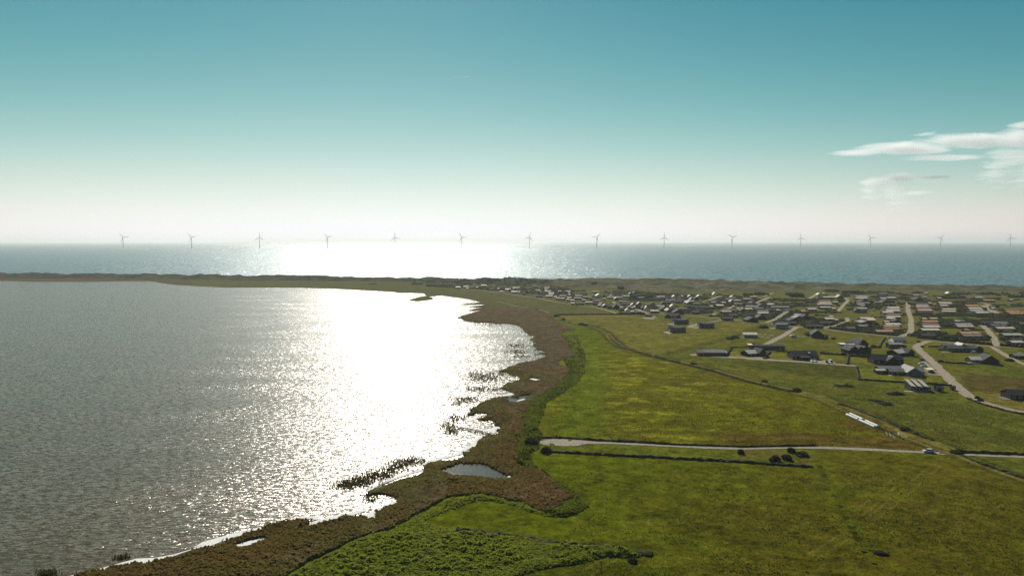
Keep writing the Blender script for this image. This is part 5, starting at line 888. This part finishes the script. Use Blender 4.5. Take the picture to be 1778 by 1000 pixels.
for (px, py, col, van, deg, lab) in [(1612,785.2,'silver',False,-3,'silver car driving along the gravel track near the trail crossing'),(1410,628.2,'white',False,80,'white car parked nearest the black annex of the dormer house'),(1416,628.6,'silver',False,82,'silver car parked right of the white one at the dormer house'),(1435.5,629.6,'black',False,70,'black car parked left of the white van'),(1442.5,630.2,'white',True,84,'white van parked on the sand strip by the dormer house'),
        (1600.5,626.2,'black',False,8,'black car parked behind two pale cars at the largest black house'),(1600,632.6,'white',False,5,'white car parked beside the black one at the largest black house'),(1603.5,636.8,'silver',False,-2,'silver car parked in front beside the grey roofed house'),(1616,647.2,'black',False,0,'black car standing under the open carport'),(1351,538.5,'white',False,85,'white car left of two others at the sand lane head'),(1364.5,538.6,'white',False,20,'white car in the middle at the sand lane head'),(1370,537.9,'white',False,10,'white car right of two others at the sand lane head'),(1690,612.5,'white',False,0,'white car in front of the long dark green house'),(1768,616,'white',False,15,'pale car beside the low dark house at the right edge')]:
    k = (col, van); o = cars[k] if k not in usedc else copy_tree(cars[k]); usedc.add(k); x, y = at(px, py); o.location = (x, y, .13 if py > 780 else .11); o.rotation_euler = (0, 0, R(deg)); tag(o, lab, 'van' if van else 'car')
    if py > 780: o.name = 'car'; o.location.z = .15
# ================================================================== wrapped bales
M_bale = mottled('bale_wrap', (.68,.67,.61), .45, .08, 1.0, .5, .1); M_baleend = mottled('bale_end', (.5,.49,.44), .6, .15, 3)
def make_bale():
    o = empty('wrapped_bale', (0, 0, 0)); m = MB(); n = 16; pr = [(-.60,.50),(-.56,.63),(-.3,.67),(.3,.67),(.56,.63),(.60,.50)]
    for u, r_ in pr: m.V += [(u, math.cos(2*math.pi*j/n)*r_, .64+math.sin(2*math.pi*j/n)*r_) for j in range(n)]
    for i in range(len(pr)-1): m.F += [(i*n+j, i*n+(j+1) % n, (i+1)*n+(j+1) % n, (i+1)*n+j) for j in range(n)]
    m.F += [tuple(range(n-1, -1, -1)), tuple((len(pr)-1)*n+j for j in range(n))]; m.build('wrap', M_bale, o, True); e = MB(); e.tube((.602,0,.64), (.615,0,.64), .42, .40, 14); e.build('end_fold', M_baleend, o); return o
b0 = make_bale(); first = True
for rw, (p, q, nm) in enumerate((((1470,721.5),(1519,743.5),'lake side'),((1476,720.2),(1524.5,742.2),'trail side'))):
    a, b = Vector(at(*p)), Vector(at(*q)); L = (b-a).length; n = int(L/1.26)
    for i in range(n):
        if i in ((8,) if rw == 0 else (9, 10)): continue
        o = b0 if first else copy_tree(b0); first = False; c = a.lerp(b, (i+.5)/n); o.location = (c.x, c.y, .02); o.rotation_euler = (0, 0, math.atan2(b.y-a.y, b.x-a.x)+random.uniform(-.05, .05))
        end = 'far end' if i < 8 else 'near end'; tag(o, f'white plastic wrapped bale in the {nm} row, towards the {end}', 'bale', f'white wrapped bales, {nm} row, {end}')
# ================================================================== metal hurdles, posts, small things
M_galv = mottled('galvanised', (.26,.26,.23), .45, .1, 2, .5, metal=.3)
for k, (p, q) in enumerate((((1537,753),(1541.5,756.2)),((1543.5,755.5),(1548,759)),((1549.5,758.2),(1554.5,763)),((1557.5,752.8),(1562.5,755.6)),((1563.5,755.4),(1569,758.8)),((1570,758.4),(1575.5,762.4)))):
    a, b = at(*p), at(*q); L = math.hypot(b[0]-a[0], b[1]-a[1]); o = empty('hurdle', (a[0], a[1], 0), math.atan2(b[1]-a[1], b[0]-a[0])); tag(o, f'pale metal sheep hurdle, {ORD[k % 3]} of the {"left" if k < 3 else "right"} line beside the trail', 'hurdle', 'sheep hurdles beside the trail')
    for s in (0, L): mm = MB(); mm.tube((s,0,0), (s,0,1.35), .06, .06, 8); mm.build('post', M_galv, o)
    for z in (.25, .55, .85, 1.2): mm = MB(); mm.tube((.062,0,z), (L-.062,0,z), .022, .022, 6); mm.build('rail', M_galv, o)
def post(px, py, h, r_, mat, label, cap=None, cat='post', name='post'):
    x, y = at(px, py); o = empty(name, (x, y, 0)); tag(o, label, cat); mm = MB(); mm.tube((0,0,-.3), (0,0,h), r_, r_*.9, 8); mm.build('shaft', mat, o)
    if cap: part(cap[0], o, cap[1], *cap[2:])
    return o
post(955.5, 777, 2.0, .10, M_wall['black'], 'dark information post with white top beside the parking area', ('board', M_frame, (-.5, .5, -.08, .02, 1.55, 2.15)), 'sign', 'information_sign')
post(1011, 775, 1.7, .12, M_frame, 'short white post at the right end of the parking area'); post(1031.5, 764, 1.3, .08, M_wood, 'dark fence post above the track beside the parking area'); post(1056, 761.5, .8, .2, M_frame, 'small white marker stone in the meadow above the track')
post(1632, 789.5, 1.2, .10, M_wood, 'dark wooden post below the track right of the silver car'); post(1657, 790.5, 1.2, .10, M_wood, 'dark wooden post where the trail crosses the track'); post(1577, 778, 1.2, .08, M_wood, 'thin post above the track left of the silver car')
post(1075.5, 958.5, 2.1, .22, M_wall['black'], 'thick dark gate post at the end of the overgrown ditch'); post(1079.5, 958.8, 2.0, .18, M_wall['black'], 'second dark gate post right of the thick one'); post(1077.6, 961, .9, .22, M_conc, 'short white post between the two dark gate posts'); post(1653, 626, 8.0, .11, M_wood, 'tall thin pole on the green left of the lone chalet', None, 'pole', 'utility_pole')
x, y = at(1133, 617.5); o = empty('water_trough', (x, y, 0), .2); tag(o, 'pale livestock trough where the dry ditch meets the trail', 'trough'); part('basin', o, M_frame, (-1.8,1.8,-.8,-.66,0,.8), (-1.8,1.8,.66,.8,0,.8), (-1.8,-1.66,-.658,.658,0,.8), (1.66,1.8,-.658,.658,0,.8), (-1.658,1.658,-.658,.658,0,.15)); part('water', o, M_pond, (-1.65,1.65,-.65,.65,.152,.6))
def lump(name, px, py, sx, sy, sz, mat, label, cat, seed, rot=0, group=None):
    v = ICOV.copy(); v *= (1+.3*(fbm(v[:, 0]*2+seed, v[:, 1]*2+v[:, 2], seed, 3)-.5)*2)[:, None]; v[:, 2] = np.maximum(v[:, 2], -.25)
    x, y = at(px, py); o = npmesh(name, v*np.array([sx, sy, sz]), ICOF, mat, smooth=False); o.location = (x, y, .0); o.rotation_euler = (0, 0, rot); return tag(o, label, cat, group)
M_muck = mottled('dark_muck', (.012,.010,.008), .95, .4, 2, .1); M_stone = mottled('white_stone', (.60,.57,.50), .85, .2, 1.5)
lump('manure_heap', 1528, 961, 2.3, 1.5, .75, M_muck, 'black manure heap lying in the near pasture', 'heap', 3, -.5); lump('manure_heap', 1519, 979, .9, .4, .35, M_muck, 'small black heap below the large one in the near pasture', 'heap', 4, -.6); lump('manure_heap', 1501, 958, .9, .4, .3, M_muck, 'small black heap left of the large one in the near pasture', 'heap', 5, -.6)
for k in range(16): lump('stone', 1319+k*1.7+random.uniform(-1, 1), 583+random.uniform(-2.5, 3.5), random.uniform(.5, 1.3), random.uniform(.5, 1.0), random.uniform(.4, 1.0), M_stone, 'pale stone in the heap right of the white roofed bungalow', 'stone', 20+k, k, 'stones beside the bungalow')
for k in range(9): lump('stone', 1385+k*2.0+random.uniform(-.6, .6), 584.3+random.uniform(-1, 1.2), random.uniform(.5, 1.1), random.uniform(.4, .8), random.uniform(.3, .7), M_stone, 'pale stone in the row left of the black gabled house', 'stone', 50+k, k, 'stones beside the gabled house')
for k in range(4): lump('stone', 1283+k*3.0, 586.5+random.uniform(-.8, 1.), .8, .6, .45, M_stone, 'pale stone left of the white roofed bungalow', 'stone', 70+k, k, 'stones left of the bungalow')
x, y = at(1377, 585.5); o = empty('caravan', (x, y, 0), .05); tag(o, 'pale caravan parked between drive and stone row', 'caravan'); mm = MB()
pr = [(-3,.5),(-3.1,1.2),(-2.6,2.1),(-1.5,2.45),(1.8,2.45),(2.7,2.1),(3.05,1.2),(3,.5)]; mm.V = [(a, -1.1, b) for a, b in pr]+[(a, 1.1, b) for a, b in pr]; n = len(pr); mm.F = [tuple(range(n)), tuple(range(2*n-1, n-1, -1))]+[(i, n+i, n+(i+1) % n, (i+1) % n) for i in range(n)]; mm.build('body', M_roof['l'], o); 
for dx in (-1.5, .6): part('window', o, M_glass, (dx, dx+1.3, -1.13, -1.08, 1.2, 1.8))
for s in (-1, 1): t = MB(); t.tube((.1, s*.8, .34), (.1, s*1.05, .34), .34, .34, 12); t.build('wheel', M_tyre, o)
for k, (px, py) in enumerate(((1336.5, 618.5), (1341, 620.5))):
    x, y = at(px, py); o = empty('garden_lounger', (x, y, 0), R(55+20*k)); tag(o, ('white curved garden lounger nearer the hedge on the lawn', 'white curved garden lounger nearer the dormer house on the lawn')[k], 'lounger', 'garden loungers on the lawn'); mm = MB(); cv = [(-1.6,.9),(-1.1,.45),(-.3,.35),(.5,.6),(1.3,.35),(1.7,.3)]
    mm.V = [(a, -.45, b) for a, b in cv]+[(a, .45, b) for a, b in cv]+[(a, -.45, b-.12) for a, b in cv]+[(a, .45, b-.12) for a, b in cv]; q = len(cv)
    for i in range(q-1): mm.F += [(i, i+1, q+i+1, q+i), (2*q+i, 3*q+i, 3*q+i+1, 2*q+i+1), (i, 2*q+i, 2*q+i+1, i+1), (q+i, q+i+1, 3*q+i+1, 3*q+i)]
    mm.F += [(0, q, 3*q, 2*q), (q-1, 3*q-1, 4*q-1, 2*q-1)]; mm.build('seat', M_frame, o); part('leg', o, M_galv, (-.9,-.8,-.4,-.3,-.05,.36)); part('leg', o, M_galv, (-.9,-.8,.3,.4,-.05,.36)); part('leg', o, M_galv, (.8,.9,-.4,-.3,-.05,.42)); part('leg', o, M_galv, (.8,.9,.3,.4,-.05,.42))

# ================================================================== clouds and contrail (far outside the haze)
def cloud(name, label, dist, blobs, dens, pad=350., aniso=.4, sc=1.0):
    """wispy cloud: ellipsoid profiles (pixel centre, half width, half height) broken up by stretched noise inside one volume"""
    def P(px, py):
        vx, vy, vz = (px-889)/FPX, CP-(py-500)/FPX*SP, -SP-(py-500)/FPX*CP; t = dist/vy; return vx*t, dist, CAM_H+vz*t
    B = []
    for px, py, hw, hh, wt in blobs: c = P(px, py); e = P(px+hw, py+hh); B.append((c, (abs(e[0]-c[0]), 420.0, abs(e[2]-c[2])), wt))
    x0 = min(c[0]-r_[0] for c, r_, w_ in B)-pad*.3; x1 = max(c[0]+r_[0] for c, r_, w_ in B)+pad*.3; z0 = min(c[2]-r_[2] for c, r_, w_ in B)-40; z1 = max(c[2]+r_[2] for c, r_, w_ in B)+40
    mat, nt, p, out = nodemat(name+'_vapour'); nt.nodes.remove(p); tc = nt.nodes.new('ShaderNodeNewGeometry'); pos = tc.outputs['Position']
    acc = None
    for c, r_, w_ in B:
        s = nt.nodes.new('ShaderNodeVectorMath'); s.operation = 'SUBTRACT'; nt.links.new(pos, s.inputs[0]); s.inputs[1].default_value = c
        d = nt.nodes.new('ShaderNodeVectorMath'); d.operation = 'DIVIDE'; nt.links.new(s.outputs[0], d.inputs[0]); d.inputs[1].default_value = r_
        l = nt.nodes.new('ShaderNodeVectorMath'); l.operation = 'LENGTH'; nt.links.new(d.outputs[0], l.inputs[0])
        v = mathn(nt, 'MULTIPLY', mathn(nt, 'SUBTRACT', 1.0, l.outputs['Value'], clamp=True), w_); acc = v if acc is None else mathn(nt, 'MAXIMUM', acc, v)
    mp = nnode(nt, 'ShaderNodeMapping'); mp.inputs['Scale'].default_value = (.0011/sc, .0011/sc, .0075/sc); mp.inputs['Rotation'].default_value = (0, .06, 0); nt.links.new(pos, mp.inputs[0])
    nz = nnode(nt, 'ShaderNodeTexNoise', Scale=1.0, Detail=7.0, Roughness=.66, Distortion=.6); nt.links.new(mp.outputs[0], nz.inputs['Vector'])
    d = mathn(nt, 'MULTIPLY', mathn(nt, 'SUBTRACT', mathn(nt, 'ADD', acc, mathn(nt, 'MULTIPLY_ADD', nz.outputs[0], 1.25, -.62)), .07, clamp=True), dens)
    d = mathn(nt, 'MULTIPLY', d, mathn(nt, 'GREATER_THAN', acc, .002))
    vp = nt.nodes.new('ShaderNodeVolumePrincipled'); vp.inputs['Color'].default_value = (.99,.985,.98,1); vp.inputs['Anisotropy'].default_value = aniso; nt.links.new(d, vp.inputs['Density']); nt.links.new(vp.outputs[0], out.inputs['Volume'])
    m = MB(); m.box(x0, x1, dist-430, dist+430, z0, z1); o = m.build(name, mat); return tag(o, label, 'cloud')
cloud('cloud', 'long white streaked cloud with grey veil on the upper right', 15000., [(1490,265.5,62,6,.85),(1575,258,100,13,1.0),(1690,245,110,15,1.0),(1790,241,100,19,1.1),(1640,274,84,6,.7),(1765,272,60,26,.5),(1732,300,32,32,.36),(1785,300,46,32,.30),(1604,234,22,3,.45),(1778,217,28,6,.7)], .0078, sc=.6)
cloud('cloud', 'small puffy white cloud below the long streaked one', 14000., [(1560,308,40,10,1.0),(1520,316,30,10,.9),(1612,309,48,4,.7),(1515,332,22,24,.40),(1558,334,26,38,.36),(1590,335,34,5,.5)], .0066, sc=.6)
m, nt, p, out = nodemat('contrail_vapour'); nt.nodes.remove(p); vp = nt.nodes.new('ShaderNodeVolumePrincipled'); vp.inputs['Density'].default_value = .012; vp.inputs['Color'].default_value = (1,1,1,1); nt.links.new(vp.outputs[0], out.inputs['Volume'])
def far(px, py, d): vy = CP-(py-500)/FPX*SP; t = d/vy; return ((px-889)/FPX*t, d, CAM_H+(-SP-(py-500)/FPX*CP)*t)
mm = MB(); mm.tube(far(786, 135.6, 20000.), far(814, 133.8, 20000.), 6, 13, 10); tag(mm.build('contrail', m), 'short thin white contrail high in the middle of the sky', 'contrail')
# ================================================================== the air
HB, HT, HS = -4.5, 235.0, 60000.0
mz, ntz, pz, outz = nodemat('haze_air'); ntz.nodes.remove(pz)
pv = ntz.nodes.new('ShaderNodeVolumePrincipled'); pv.inputs['Color'].default_value = (.83, .845, .83, 1); pv.inputs['Density'].default_value = 5.4e-5; pv.inputs['Anisotropy'].default_value = .36
ntz.links.new(pv.outputs[0], outz.inputs['Volume'])
hb = MB(); hb.box(-HS, HS, -HS, HS, HB, HT); hz = hb.build('haze', mz); tag(hz, 'pale sea haze over the coast', kind='stuff')
